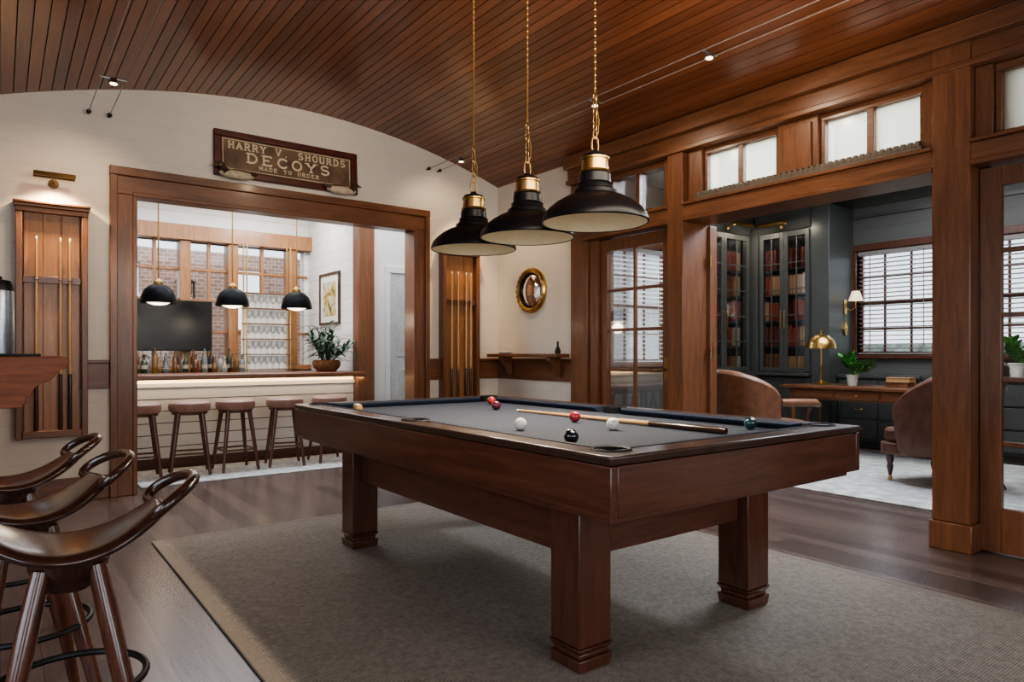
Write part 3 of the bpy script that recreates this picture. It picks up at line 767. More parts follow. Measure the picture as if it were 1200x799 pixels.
for y in (-.40, .40):
    MB().prism([(-.034, .20), (-.18, .20), (-.18, .17), (-.15, .155), (-.12, .13), (-.10, .09), (-.085, .05), (-.065, .02), (-.034, .0)], 'y', y-.03, y+.03).build('bracket', M['trimz'], t, bev=.006)
o = MB().lathe([(0, 0), (.025, 0), (.030, .02), (.022, .05), (.010, .075), (.010, .11), (.014, .118), (0, .118)], (0, 0, 0), 16).build('bud_vase', M['iron']); o.location = (XR-.11, 5.08, 1.135); tag(o, 'small dark slender vase at the near end of the wall shelf', 'vase')
o = MB().lathe([(0, 0), (.05, 0), (.085, .018), (.082, .022), (.045, .008), (0, .008)], (0, 0, 0), 20).build('dish', M['porc']); o.location = (XR-.11, 5.95, 1.135); tag(o, 'small pale dish at the far end of the wall shelf', 'dish')
t = thing('toothed_strip', 'long dark grey brown toothed strip lying on the ledge over the library opening', 'ornament', (4.41, 2.62, 2.346))
MB().box(-.024, .024, -.83, .83, 0, .026).build('base_board', M['strip'], t, bev=.003)
mb = MB(); n = 40
for i in range(n):
    y = -.805+1.61*i/(n-1)
    mb.box(-.020, .020, y-.0125, y+.0125, .0262, .060)
mb.box(-.016, .016, -.81, .81, .026, .050)
mb.build('teeth', M['strip'], t, bev=.002)

# ------------------------------------------------------------------ foreground counter and stools (left)
t = thing('drinks_counter', 'thick reddish wood counter end with moulded edge at the left of the room', 'counter', (-.4, 4.95, 0))
cw = wood('counter_red_wood', (.13, .037, .016), (.30, .098, .040), 'x', .45, 1., .0, .3)
prof = [(.675, 1.118), (.697, 1.110), (.708, 1.090), (.706, 1.066), (.690, 1.050), (.668, 1.046), (.666, 1.030), (.648, 1.026), (.640, 1.004), (.618, .985), (.585, .972), (.556, .952), (.540, .925), (.536, .900), (.515, .896), (.513, .862), (.50, .858), (.50, .84), (-1.15, .84), (-1.15, 1.118)]
MB().prism(prof, 'y', -.42, .40).build('counter_top', cw, t, bev=.004)
MB().box(-1.1, .25, -.32, .32, 0, .839).build('body', cw, t, bev=.006)
MB().box(-1.0, .17, -.335, -.3205, .12, .76).build('panel', cw, t, bev=.01)
o = thing('canister', 'tall grey metal canister standing on the counter at the left edge', 'canister', (-.005, 4.82, 1.119))
MB().lathe([(0, 0), (.072, 0), (.074, .01), (.070, .36), (.068, .37), (0, .37)], n=28).build('body', M['steel'], o)
MB().lathe([(0, .37), (.073, .37), (.073, .40), (.06, .425), (.015, .435), (.015, .45), (0, .452)], n=28).build('lid', M['iron'], o)
o = MB().box(-.10, .14, -.11, .11, 0, .014).build('tray', M['black'], bev=.005); o.location = (.04, 4.66, 1.119); tag(o, 'flat black tray on the left counter in front of the canister', 'tray')

def saddle_stool(label, loc, rz, src=None):
    if src: return dup(src, loc, rz, label)
    t = thing('bar_stool', label, 'bar stool', loc, rz, 'saddle stools at the left')
    n = 28; mb = MB(); vs = []; fs = []
    H = .208; RS = .092; ZS = .634
    for i in range(n+1):
        u = -1+2*i/n
        x = H*u; z = ZS+RS*abs(u)**2.0
        wy = .158*(1-.46*abs(u)**2.3)
        sl = math.atan2(RS*2.0*u, H)
        th = .019
        nx, nz = -math.sin(sl), math.cos(sl)
        for yy, e in [(-wy, .3), (-wy*.86, 1), (wy*.86, 1), (wy, .3), (wy, -.3), (wy*.86, -1), (-wy*.86, -1), (-wy, -.3)]: vs.append((x+nx*th*e, yy, z+nz*th*e))
    for i in range(n):
        for j in range(8): fs.append((i*8+j, i*8+(j+1) % 8, (i+1)*8+(j+1) % 8, (i+1)*8+j))
    fs += [list(range(8)), [n*8+j for j in range(8)]]
    mb.add(vs, fs); s = mb.build('seat', M['dkx'], t)
    sb = s.modifiers.new('sub', 'SUBSURF'); sb.levels = 1; sb.render_levels = 2
    for sx in (-1, 1):
        pts = []
        for k in range(28):
            a = 2*PI*k/28
            yy = .138*math.cos(a); q = .056*math.sin(a)*(1.0+.3*math.cos(a)**2)
            bow = -.042*math.cos(a)**2
            pts.append((sx*(.244+q*.76+bow), yy, ZS+.120+q*.65-.014*math.cos(a)**2))
        MB().tube(pts, .0150, 12, True).build('arm_rail', M['dky'], t)
    MB().lathe([(0, ZS-.100), (.045, ZS-.100), (.068, ZS-.080), (.088, ZS-.042), (.092, ZS-.015), (0, ZS-.015)], n=24).build('swivel_hub', M['dkz'], t)
    for sx in (-1, 1):
        for sy in (-1, 1):
            pts = [(sx*(.056+.118*q), sy*(.056+.118*q), (ZS-.035)*(1-q)) for q in (0, .25, .5, .75, 1)]
            MB().tube(pts, [.020, .0230, .0220, .0190, .016], 14).build('leg', M['sleg'], t)
    rr = .172
    MB().tube([(rr*math.cos(2*PI*k/40), rr*math.sin(2*PI*k/40), .30) for k in range(40)], .009, 8, True).build('foot_ring', M['iron'], t)
    return t
st = saddle_stool('dark polished saddle seat stool nearest the camera', (.140, 2.05, .006), Rd(-4))
saddle_stool('dark polished saddle seat stool, middle of the three at the left', (.060, 2.56, .006), Rd(9), st)
saddle_stool('dark polished saddle seat stool closest to the counter end', (.030, 3.20, .006), Rd(3), st)

# ------------------------------------------------------------------ bar
t = thing('bar_counter', 'long white shiplap bar with a wooden top and lit underside', 'bar', (1.75, 7.5, 0))
MB().box(-1.95, 1.53, -.42, .25, .885, .935).build('bar_top', M['trimx'], t, bev=.012)
MB().box(-1.95, 1.53, -.045, .12, .10, .8845).build('carcass', M['iron'], t, smooth=False)
mb = MB(); nb = 6
for i in range(nb):
    z = .10+.70*i/nb; mb.box(-1.95, 1.53, -.06, -.0455, z+.004, z+.70/nb-.004)
mb.build('front_boards', M['fboard'], t, bev=.002)
MB().box(-1.95, 1.53, -.085, .10, 0, .0995).build('base_board', M['mahx'], t, bev=.005)
MB().box(-1.95, 1.53, -.10, -.0455, .80, .8445).build('rail_moulding', M['fboard'], t, bev=.006)
MB().box(-1.9, 1.5, -.125, -.0455, .845, .884).build('light_strip', M['led'], t, smooth=False)
L = bpy.data.lights.new('bar_strip_light', 'AREA'); L.shape = 'RECTANGLE'; L.size = 3.2; L.size_y = .05; L.energy = 3.5; L.color = (1, .76, .48)
o = bpy.data.objects.new('bar_strip_light', L); C.objects.link(o); o.location = (1.75, 7.30, .87); o.rotation_euler = (Rd(35), 0, 0)
def bar_stool(loc, rz, label, src=None):
    if src: return dup(src, loc, rz, label)
    t = thing('bar_stool', label, 'bar stool', loc, rz, 'backless stools along the white bar')
    MB().lathe([(0, .575), (.148, .575), (.172, .587), (.182, .625), (.176, .660), (.150, .678), (.08, .684), (0, .685)], n=32).build('seat', M['seatl'], t)
    MB().lathe([(0, .555), (.145, .555), (.155, .562), (.155, .576), (0, .576)], n=28).build('seat_frame', M['mahz'], t)
    for sx in (-1, 1):
        for sy in (-1, 1):
            MB().tube([(sx*.10, sy*.10, .570), (sx*.165, sy*.165, 0)], [.022, .014], 10).build('leg', M['mahz'], t)
    for k in range(4):
        a = PI/2*k; r = .142
        Q = Matrix.Rotation(a, 4, 'Z')
        MB().tube([Q @ v for v in (Vector((r, -r, .20)), Vector((r, r, .20)))], .009, 8).build('stretcher', M['mahx'], t)
    return t
ords = ['leftmost stool at the white bar, partly behind the opening casing', 'second stool from the left along the white bar', 'third stool from the left, middle of the white bar row', 'fourth stool from the left along the white bar', 'rightmost stool at the white bar, below the leafy plant']
s0 = None
for x, lab in zip((1.00, 1.42, 1.83, 2.31, 2.78), ords):
    s = bar_stool((x, 6.92, RZ+.003), Rd(random.uniform(-12, 12)), lab, s0); s0 = s0 or s
def bar_pendant(x, y, zr, label, src=None):
    if src: r = dup(src, (x, y, zr), 0, label)
    else:
        t = r = thing('pendant_lamp', label, 'pendant lamp', (x, y, zr), 0, 'small dome pendants over the bar')
        out = [(.165, 0), (.168, .008), (.165, .03), (.155, .08), (.13, .135), (.085, .175), (.045, .19)]
        MB().ring(out+[(.042, .186), (.080, .170), (.125, .130), (.149, .077), (.158, .03), (.160, .004)], n=36).build('shade', plain('matte_black_enamel', (.003, .003, .0035), .42, spec=.08), t)
        MB().lathe([(0, .184), (.046, .184), (.046, .215), (.03, .235), (.012, .25), (0, .25)], n=20).build('socket_cap', M['brassd'], t)
        MB().cyl((0, 0, .245), (0, 0, 3.0-zr), .007, n=8).build('rod', M['brassd'], t)
        MB().ball((0, 0, .045), .13, 20, (1, 1, .5)).build('globe', M['globe'], t)
        MB().lathe([(0, 3.0-zr), (.05, 3.0-zr), (.045, 2.975-zr), (0, 2.97-zr)], n=18).build('ceiling_rose', M['brass'], t)
    L = bpy.data.lights.new('bar_lamp_light', 'POINT'); L.energy = 4; L.color = (1, .82, .60); L.shadow_soft_size = .08
    o = bpy.data.objects.new('bar_lamp_light', L); C.objects.link(o); o.location = (x, y, zr-.10)
    return r
b0 = bar_pendant(1.27, 7.6, 1.64, 'small black dome pendant, leftmost over the white bar')
bar_pendant(1.98, 7.6, 1.64, 'small black dome pendant in the middle over the white bar', b0)
bar_pendant(2.67, 7.6, 1.64, 'small black dome pendant, rightmost over the white bar', b0)
t = thing('back_counter', 'low white cabinet with dark top under the back bar window', 'cabinet', (1.95, 8.65, 0))
MB().box(-1.4, 1.36, -.25, .22, .08, .88).build('carcass', M['white'], t, bev=.004)
MB().box(-1.4, 1.36, -.20, .2, 0, .08).build('plinth', M['iron'], t)
for i in range(4): MB().box(-1.38+.69*i, -.71+.69*i, -.27, -.25, .10, .86).build('door', M['white'], t, bev=.004)
MB().box(-1.42, 1.365, -.28, .22, .88, .92).build('counter_top', M['dkx'], t, bev=.006)
t = thing('television', 'black flat television behind the bar bottles', 'television', (1.56, 8.84, 1.17))
MB().box(-.50, .50, -.03, .01, 0, .60).build('bezel', M['black'], t, bev=.006)
MB().box(-.485, .485, -.033, -.0305, .015, .585).build('screen', M['tv'], t, smooth=False)
MB().box(-.06, .06, .0105, .05, .2, .4).build('wall_bracket', M['iron'], t)
cols = [(.09, .03, .01), (.015, .035, .015), (.26, .25, .23), (.12, .05, .014), (.015, .015, .02), (.12, .13, .14), (.17, .085, .025)]
bms = [plain('bottle_%d' % i, c, .12, coat=.4) for i, c in enumerate(cols)]
lab_m = plain('bottle_label', (.36, .31, .24), .6)
bshape = [[(0, 0), (.030, 0), (.032, .01), (.032, .15), (.025, .18), (.011, .21), (.010, .262), (.013, .265), (.013, .275), (0, .275)],
          [(0, 0), (.034, 0), (.036, .01), (.036, .10), (.030, .132), (.012, .15), (.011, .18), (.016, .185), (.016, .205), (0, .205)],
          [(0, 0), (.025, 0), (.027, .01), (.027, .12), (.020, .145), (.009, .165), (.009, .205), (.012, .208), (.012, .22), (0, .22)],
          [(0, 0), (.030, 0), (.037, .03), (.037, .065), (.018, .095), (.012, .13), (.012, .155), (.020, .16), (.018, .185), (0, .19)]]
i = 0
for row, (yy, x0, step) in enumerate(((8.57, 1.02, .090), (8.45, 1.07, .096))):
    x = x0
    while x < 2.36:
        pr = bshape[(i*3+i//4+row) % 4] if row else bshape[(0, 2, 0, 1)[i % 4]]
        b = thing('bottle', 'liquor bottle standing in the rows below the television', 'bottle', (x, yy+.012*((i*7) % 3), .921), 0, 'liquor bottles on the back counter')
        MB().lathe(pr, n=14).build('glass_body', bms[(i*5+i//3) % 7], b)
        if i % 2 == 0:
            r = pr[3][0]+.001; MB().lathe([(r, .045), (r, .09 if pr[3][1] > .09 else .055)], n=14, caps=False).build('paper_label', lab_m, b)
        x += step+.008*((i*5) % 3); i += 1
t = thing('glass_shelf_unit', 'shelf unit with added glowing back panel on brass rods holding rows of wine glasses behind the bar', 'shelf', (2.70, 8.77, .921))
MB().box(-.29, .29, .07, .085, .0, .98).build('glow_panel', M['glowback'], t)
for sx in (-.27, .27):
    for y in (-.09, .05): MB().cyl((sx, y, .0), (sx, y, 1.575), .009, n=10).build('brass_rod', M['brass'], t)
for k in range(6): MB().box(-.29, .29, -.105, .065, .012+.19*k, .024+.19*k).build('shelf_board', M['trimx'], t, bev=.002)
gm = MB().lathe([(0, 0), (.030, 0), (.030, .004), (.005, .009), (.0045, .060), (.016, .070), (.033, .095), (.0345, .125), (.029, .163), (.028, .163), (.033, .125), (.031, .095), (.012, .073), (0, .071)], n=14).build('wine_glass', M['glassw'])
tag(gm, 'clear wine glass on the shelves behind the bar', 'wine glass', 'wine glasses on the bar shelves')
first = True
for k in range(5):
    for c in range(7):
        g = gm if first else gm.copy()
        if not first: C.objects.link(g)
        first = False
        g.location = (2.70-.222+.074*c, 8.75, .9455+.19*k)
L = bpy.data.lights.new('glass_shelf_fill', 'AREA'); L.shape = 'RECTANGLE'; L.size = .55; L.size_y = .25; L.energy = 12; L.color = (1, .93, .84)  # added fill to brighten the glasses, no lamp hangs there
o = bpy.data.objects.new('glass_shelf_fill', L); C.objects.link(o); o.location = (2.70, 7.95, 2.85); o.rotation_euler = (Rd(32), 0, 0)
def blade(mb, base, d, L, wd, droop, n=7):
    d = Vector(d).normalized(); side = d.cross(Vector((0, 0, 1)))
    side = side.normalized() if side.length > .01 else Vector((1, 0, 0))
    vs = []; fs = []
    for i in range(n+1):
        q = i/n; p = Vector(base)+d*L*q+Vector((0, 0, -droop*q*q*L))
        ww = wd*math.sin(PI*min(1, .18+.82*q))**.8*(1-.2*q) if q < 1 else .001
        vs += [p-side*ww, p+Vector((0, 0, -ww*.35)), p+side*ww]
    for i in range(n): fs += [(3*i, 3*i+1, 3*i+4, 3*i+3), (3*i+1, 3*i+2, 3*i+5, 3*i+4)]
    mb.add(vs, fs)
t = thing('leafy_plant', 'tall bushy plant with pointed leaves in a brown basket on the bar', 'plant', (2.98, 7.50, .936))
MB().lathe([(0, 0), (.105, 0), (.15, .05), (.16, .10), (.145, .13), (.13, .13), (.14, .10), (.0, .10)], n=24).build('basket', M['basket'], t)
mb = MB(); sm = MB()
for i in range(30):
    a = i*2.4; el = Rd(38+48*((i*0.618) % 1)); L_ = random.uniform(.18, .46)
    d = Vector((math.cos(a)*math.cos(el), math.sin(a)*math.cos(el), math.sin(el)))
    b = Vector((.04*math.cos(a), .04*math.sin(a), .10)); tip = b+d*L_
    sm.tube([b, tip], .0045, 5)
    for k in range(7):
        aa = k*2.4+i; e2 = Rd(random.uniform(-5, 60))
        blade(mb, b+d*L_*(.35+.65*k/6), (math.cos(aa)*math.cos(e2), math.sin(aa)*math.cos(e2), math.sin(e2)), random.uniform(.13, .21), .017, .35, 5)
mb.build('leaves', M['leaf2'], t); sm.build('stems', M['leaf2'], t)
t = thing('framed_picture', 'small framed picture with yellow tones on the white bar side wall', 'picture', (3.32, 8.22, 1.50))
mb = MB(); mb.box(-.03, 0, -.32, .32, 0, .03); mb.box(-.03, 0, -.32, .32, .62, .65); mb.box(-.0295, 0, -.32, -.29, .0305, .6195); mb.box(-.0295, 0, .29, .32, .0305, .6195); mb.build('frame', M['dkz'], t, bev=.003)
MB().box(-.015, -.004, -.289, .289, .031, .619).build('mat_board', M['porc'], t)
MB().box(-.017, -.0155, -.20, .20, .11, .54).build('artwork', M['pict'], t)
t = thing('lantern', 'black lantern on the brick wall outside the bar window', 'lantern', (2.08, 10.55, 1.78))
mb = MB()
for sx in (-.09, .09):
    for sy in (-.09, .09): mb.box(sx-.01, sx+.01, sy-.16, sy-.14, 0, .36)
mb.box(-.1, .1, -.25, -.05, -.02, .0); mb.lathe([(0, .50), (.03, .48), (.04, .42), (.15, .36), (0, .36)], (0, -.15, 0), 16); mb.box(-.02, .02, -.06, .055, .38, .42)
mb.build('housing', M['iron'], t)
MB().box(-.08, .08, -.23, -.07, 0, .36).build('glazing', M['glass'], t)

# ------------------------------------------------------------------ library furniture
book_mats = [plain('book_red', (.34, .055, .03), .5, var=.2), plain('book_brown', (.24, .10, .045), .5, var=.2), plain('book_tan', (.48, .30, .15), .5, var=.2), plain('book_oxblood', (.17, .03, .02), .5, var=.2), plain('book_cream', (.62, .52, .36), .5, var=.15)]
bk = []
for m in book_mats:
    mb = MB(); mb.prism([(-.5, 0), (-.42, -.06), (0, -.09), (.42, -.06), (.5, 0), (.5, 1), (.44, 1), (.44, .04), (-.44, .04), (-.44, 1), (-.5, 1)], 'z', 0, 1)
    mb.prism([(-.44, .04), (.44, .04), (.44, .96), (-.44, .96)], 'z', .03, .97)
    o = mb.build('book_master', m, smooth=False); C.objects.unlink(o); bk.append(o)
def bookcase(label, loc, rz, wd, group, blabel, ndoor=2, fill=1.):
    t = thing('bookcase', label, 'bookcase', loc, rz)
    D = .34; m = M['libdark']
    mb = MB()
    mb.box(0, .03, .02, D, .10, 2.739); mb.box(wd-.03, wd, .02, D, .10, 2.739); mb.box(.0305, wd-.0305, D-.02, D, .10, 2.739); mb.box(.0305, wd-.0305, .02, D-.0205, .10, .13); mb.box(.0305, wd-.0305, .03, D-.0205, .84, .86)
    mb.build('carcass', m, t, smooth=False)
    MB().box(0, wd, .04, D, 0, .0995).build('plinth', m, t)
    MB().box(-.0, wd, -.06, .0195, .85, .89).build('ledge', m, t, bev=.006)
    MB().prism([(.02, 2.74), (-.0, 2.76), (-.02, 2.86), (-.10, 2.96), (-.10, 2.995), (.34, 2.995), (.34, 2.74)], 'x', 0, wd).build('cornice', m, t)
    zs = [.90, 1.24, 1.58, 1.92, 2.26, 2.74]
    for z in zs[1:-1]: MB().box(.031, wd-.031, .06, D-.021, z-.022, z-.002).build('shelf_board', m, t)
    for i in range(ndoor):
        a = .02+(wd-.04)*i/ndoor; b = .02+(wd-.04)*(i+1)/ndoor
        mb = MB(); e = .055
        mb.box(a+.003, a+e, -.005, .0195, .90, 2.73); mb.box(b-e, b-.003, -.005, .0195, .90, 2.73); mb.box(a+e, b-e, -.0045, .019, .901, .96); mb.box(a+e, b-e, -.0045, .019, 2.66, 2.729)
        xm = (a+b)/2; mb.box(xm-.007, xm+.007, .0, .016, .96, 2.66)
        for j in range(1, 5): z = .96+1.7*j/5; mb.box(a+e, b-e, .001, .015, z-.007, z+.007)
        d = mb.build('glass_door', m, t, bev=.002)
        MB().box(a+e, b-e, .006, .009, .96, 2.66).build('pane', M['glass'], d, smooth=False)
        xh = b-.028 if i % 2 == 0 else a+.028
        MB().tube([(xh, -.005, 1.45), (xh, -.035, 1.46), (xh, -.035, 1.69), (xh, -.005, 1.70)], .006).build('handle', M['brass'], d)
        d = MB().box(a+.003, b-.003, -.005, .0195, .12, .83).build('lower_door', m, t, bev=.004)
        MB().box(a+.07, b-.07, -.011, -.0055, .19, .76).build('raised_panel', m, d, bev=.004)
        MB().lathe([(0, 0), (.009, 0), (.008, .012), (.016, .022), (0, .028)], n=12, X=Matrix.Translation((xh, -.005, .72)) @ Matrix.Rotation(PI/2, 4, 'X')).build('knob', M['brass'], d)
    W = Matrix.Translation(loc) @ Matrix.Rotation(rz, 4, 'Z')
    rng = random.Random(len(label))
    for si, z in enumerate(zs[:-1]):
        x = .045; run = rng.choice([0, 1, 3]); ht = rng.uniform(.24, .28)
        zz = z if si else .862
        while x < wd-.10:
            if rng.random() < .20: run = rng.choice([0, 0, 1, 2, 3, 4, 2]); ht = rng.uniform(.23, .285)
            if rng.random() > fill: x += .12; continue
            w_ = rng.uniform(.036, .056)
            o = bk[run].copy(); C.objects.link(o); o.name = 'book'
            o.scale = (w_*.94, .19, ht*rng.uniform(.985, 1.0)); o.location = W @ Vector((x+w_/2, .10, zz)); o.rotation_euler = (0, 0, rz)
            tag(o, blabel, 'book', group); x += w_
    L = bpy.data.lights.new('bookcase_light', 'AREA'); L.shape = 'RECTANGLE'; L.size = wd*.8; L.size_y = .03; L.energy = 8; L.color = (1, .87, .68)
    o = bpy.data.objects.new('bookcase_light', L); C.objects.link(o)
    o.matrix_world = W @ Matrix.Translation((wd/2, -.26, 2.78)) @ Matrix.Rotation(Rd(22), 4, 'X')
    return t
bookcase('charcoal glazed bookcase filled with red and tan books on the library back wall', (7.02, 5.50, 0), 0, 1.17, 'books in the back wall bookcase', 'bound book on a shelf of the bookcase on the library back wall', 2, .97)
bookcase('charcoal glazed bookcase beside the library window', (8.20, 5.385, 0), -PI/2, .745, 'books in the window side bookcase', 'bound book on a shelf of the bookcase beside the library window', 2, .95)
struct(MB().box(8.205, 8.79, 5.392, 5.86, 0, 2.995).build('trim_17', M['libdark'], smooth=False))
def plight(label, loc, rz):
    t = thing('picture_light', label, 'wall lamp', loc, rz)
    MB().tube([(0, 0, 0), (0, -.08, .06), (0, -.20, .05), (0, -.24, .02)], .008).build('arm', M['brass'], t)
    MB().cyl((-.19, -.24, .0), (.19, -.24, .0), .028, n=16).build('shade', M['brass'], t)
    MB().lathe([(0, 0), (.03, 0), (.03, .012), (0, .014)], n=16, X=Matrix.Rotation(PI/2, 4, 'X')).build('mount', M['brass'], t)
plight('brass picture light over the back wall bookcase', (7.65, 5.48, 2.80), 0)
plight('brass picture light over the bookcase beside the window', (8.18, 5.02, 2.80), -PI/2)
struct(MB().box(8.20, 8.80, 4.40, 4.632, 0, 3.0).build('trim_16', M['libdark'], bev=.006))
t = thing('wall_sconce', 'brass sconce with pale shade on the dark pilaster by the window', 'wall lamp', (8.58, 4.399, 1.72), PI/2)
MB().box(-.015, 0, -.03, .03, -.08, .10).build('back_plate', M['brass'], t, bev=.004)
MB().tube([(-.01, 0, 0), (-.08, 0, -.04), (-.14, 0, .0), (-.14, 0, .08)], .008).build('arm', M['brass'], t)
MB().ring([(.045, .20), (.085, .08), (.083, .08), (.043, .20)], (-.14, 0, 0), 24).build('shade', M['shade'], t)
MB().prism([(0, -.36), (.05, -.27), (0, -.18), (-.05, -.27)], 'x', -.02, 0).build('diamond_ornament', M['brass'], t)
MB().cyl((-.008, 0, -.2), (-.008, 0, -.08), .004).build('stem', M['brass'], t)
for k, (y0, y1, lab) in enumerate(((3.42, 4.38, 'charcoal low cabinet with drawers under the library window'), (1.9, 3.40, 'charcoal low cabinet farther along under the library windows'))):
    t = thing('low_cabinet', lab, 'cabinet', (8.78, (y0+y1)/2, 0)); hy = (y1-y0)/2
    MB().box(-.40, 0, -hy, hy, .08, .84).build('carcass', M['libdark'], t, bev=.004)
    MB().box(-.36, 0, -hy, hy, 0, .08).build('plinth', M['libdark'], t)
    MB().box(-.43, 0, -hy, hy, .84, .88).build('top', M['libdark'], t, bev=.005)
    for c in range(2):
        for r in range(3):
            a = -hy+.03+(2*hy-.06)*c/2; b = a+(2*hy-.06)/2-.02; z = .11+.24*r
            d = MB().box(-.418, -.4005, a, b, z, z+.22).build('drawer', M['libdark'], t, bev=.004)
            ym = (a+b)/2; MB().tube([(-.418, ym-.045, z+.12), (-.435, ym-.04, z+.11), (-.437, ym, z+.105), (-.435, ym+.04, z+.11), (-.418, ym+.045, z+.12)], .006, 6).build('pull', M['brass'], d)
t = thing('writing_desk', 'brown wooden writing desk in the library in front of the windows', 'desk', (7.80, 3.70, RZ))
MB().box(-.38, .38, -.85, .85, .725, .762).build('desk_top', M['trimy'], t, bev=.008)
MB().box(-.30, .30, -.78, .78, .7625, .765).build('leather_inlay', M['leather2'], t)
MB().box(-.33, .33, -.79, .79, .60, .7245).build('apron', M['trimy'], t, bev=.004)
for k in range(3):
    d = MB().box(-.345, -.3305, -.74+.5*k, -.27+.5*k, .62, .71).build('drawer', M['trimy'], t, bev=.003)
    MB().ball((-.352, -.505+.5*k, .665), .011, 10).build('knob', M['brass'], d)
for sx in (-1, 1):
    for sy in (-1, 1):
        mb = MB(); x, y = sx*.30, sy*.76
        mb.box(x-.032, x+.032, y-.032, y+.032, .56, .599); mb.lathe([(0, 0), (.014, 0), (.016, .04), (.026, .30), (.030, .48), (.022, .50), (.032, .53), (.03, .56), (0, .56)], (x, y, 0), 14); mb.build('leg', M['trimz'], t)
zd = RZ+.7655
t = thing('desk_lamp', 'brass desk lamp with dome shade on the writing desk', 'lamp', (7.74, 4.25, zd))
MB().lathe([(0, 0), (.085, 0), (.09, .012), (.05, .03), (.015, .05), (0, .05)], n=24).build('base', M['brass'], t)
MB().lathe([(0, .04), (.012, .04), (.009, .2), (.014, .22), (.009, .24), (.009, .46), (0, .46)], n=14).build('stem', M['brass'], t)
MB().ring([(.165, .42), (.160, .47), (.135, .53), (.08, .575), (.02, .59), (.02, .585), (.08, .57), (.132, .526), (.157, .468), (.162, .42)], n=32).build('shade', M['brass'], t)
MB().lathe([(0, .585), (.012, .585), (.008, .61), (.013, .625), (0, .64)], n=12).build('finial', M['brass'], t)
def pot_plant(label, loc, n, L, potm, potr=.07):
    t = thing('potted_plant', label, 'plant', loc)
    MB().lathe([(0, 0), (potr*.72, 0), (potr, potr*1.7), (potr*1.08, potr*1.75), (potr*1.08, potr*1.95), (potr*.95, potr*1.95), (potr*.9, potr*1.7), (0, potr*1.7)], n=22).build('pot', potm, t)
    mb = MB(); st_ = MB()
    for i in range(n):
        a = i*2.4; el = Rd(20+65*((i*.618) % 1)); d = Vector((math.cos(a)*math.cos(el), math.sin(a)*math.cos(el), math.sin(el)))
        q = random.uniform(.5, 1)*L; b = Vector((0, 0, potr*1.7))
        st_.tube([b, b+d*q*.5+Vector((0, 0, .02)), b+d*q], .0022, 5)
        for k in range(4): blade(mb, b+d*q*(.55+.15*k), d+Vector((random.uniform(-.8, .8), random.uniform(-.8, .8), random.uniform(-.3, .5))), .095, .028, .3, 4)
    mb.build('leaves', M['leaf'], t); st_.build('stems', M['leaf'], t)
pot_plant('leafy green plant in a small pot on the writing desk', (7.70, 3.86, zd), 34, .26, M['porc'], .062)
pot_plant('leafy green plant in a pale pot on the low cabinet by the windows', (8.55, 2.55, .881), 34, .28, M['porc'], .08)
t = thing('table_lamp', 'brass table lamp with pale shade on the low cabinet', 'lamp', (8.56, 2.98, .881))
MB().lathe([(0, 0), (.07, 0), (.07, .015), (.02, .04), (.035, .12), (.015, .24), (.01, .36), (0, .36)], n=20).build('base', M['brass'], t)
MB().ring([(.16, .30), (.10, .50), (.098, .50), (.157, .30)], n=28).build('shade', M['shade'], t)
for k, c in enumerate((1, 2)):
    o = bk[c].copy(); C.objects.link(o); o.name = 'book'; o.scale = (.050, .17, .24)
    o.rotation_euler = (0, Rd(90), Rd(90+6*k)); o.location = (7.82, 3.25, zd+.026+.0515*k)
    tag(o, ['brown book at the bottom of the stack on the desk', 'tan book on top of the stack on the desk'][k], 'book')
for o in bk: bpy.data.objects.remove(o)

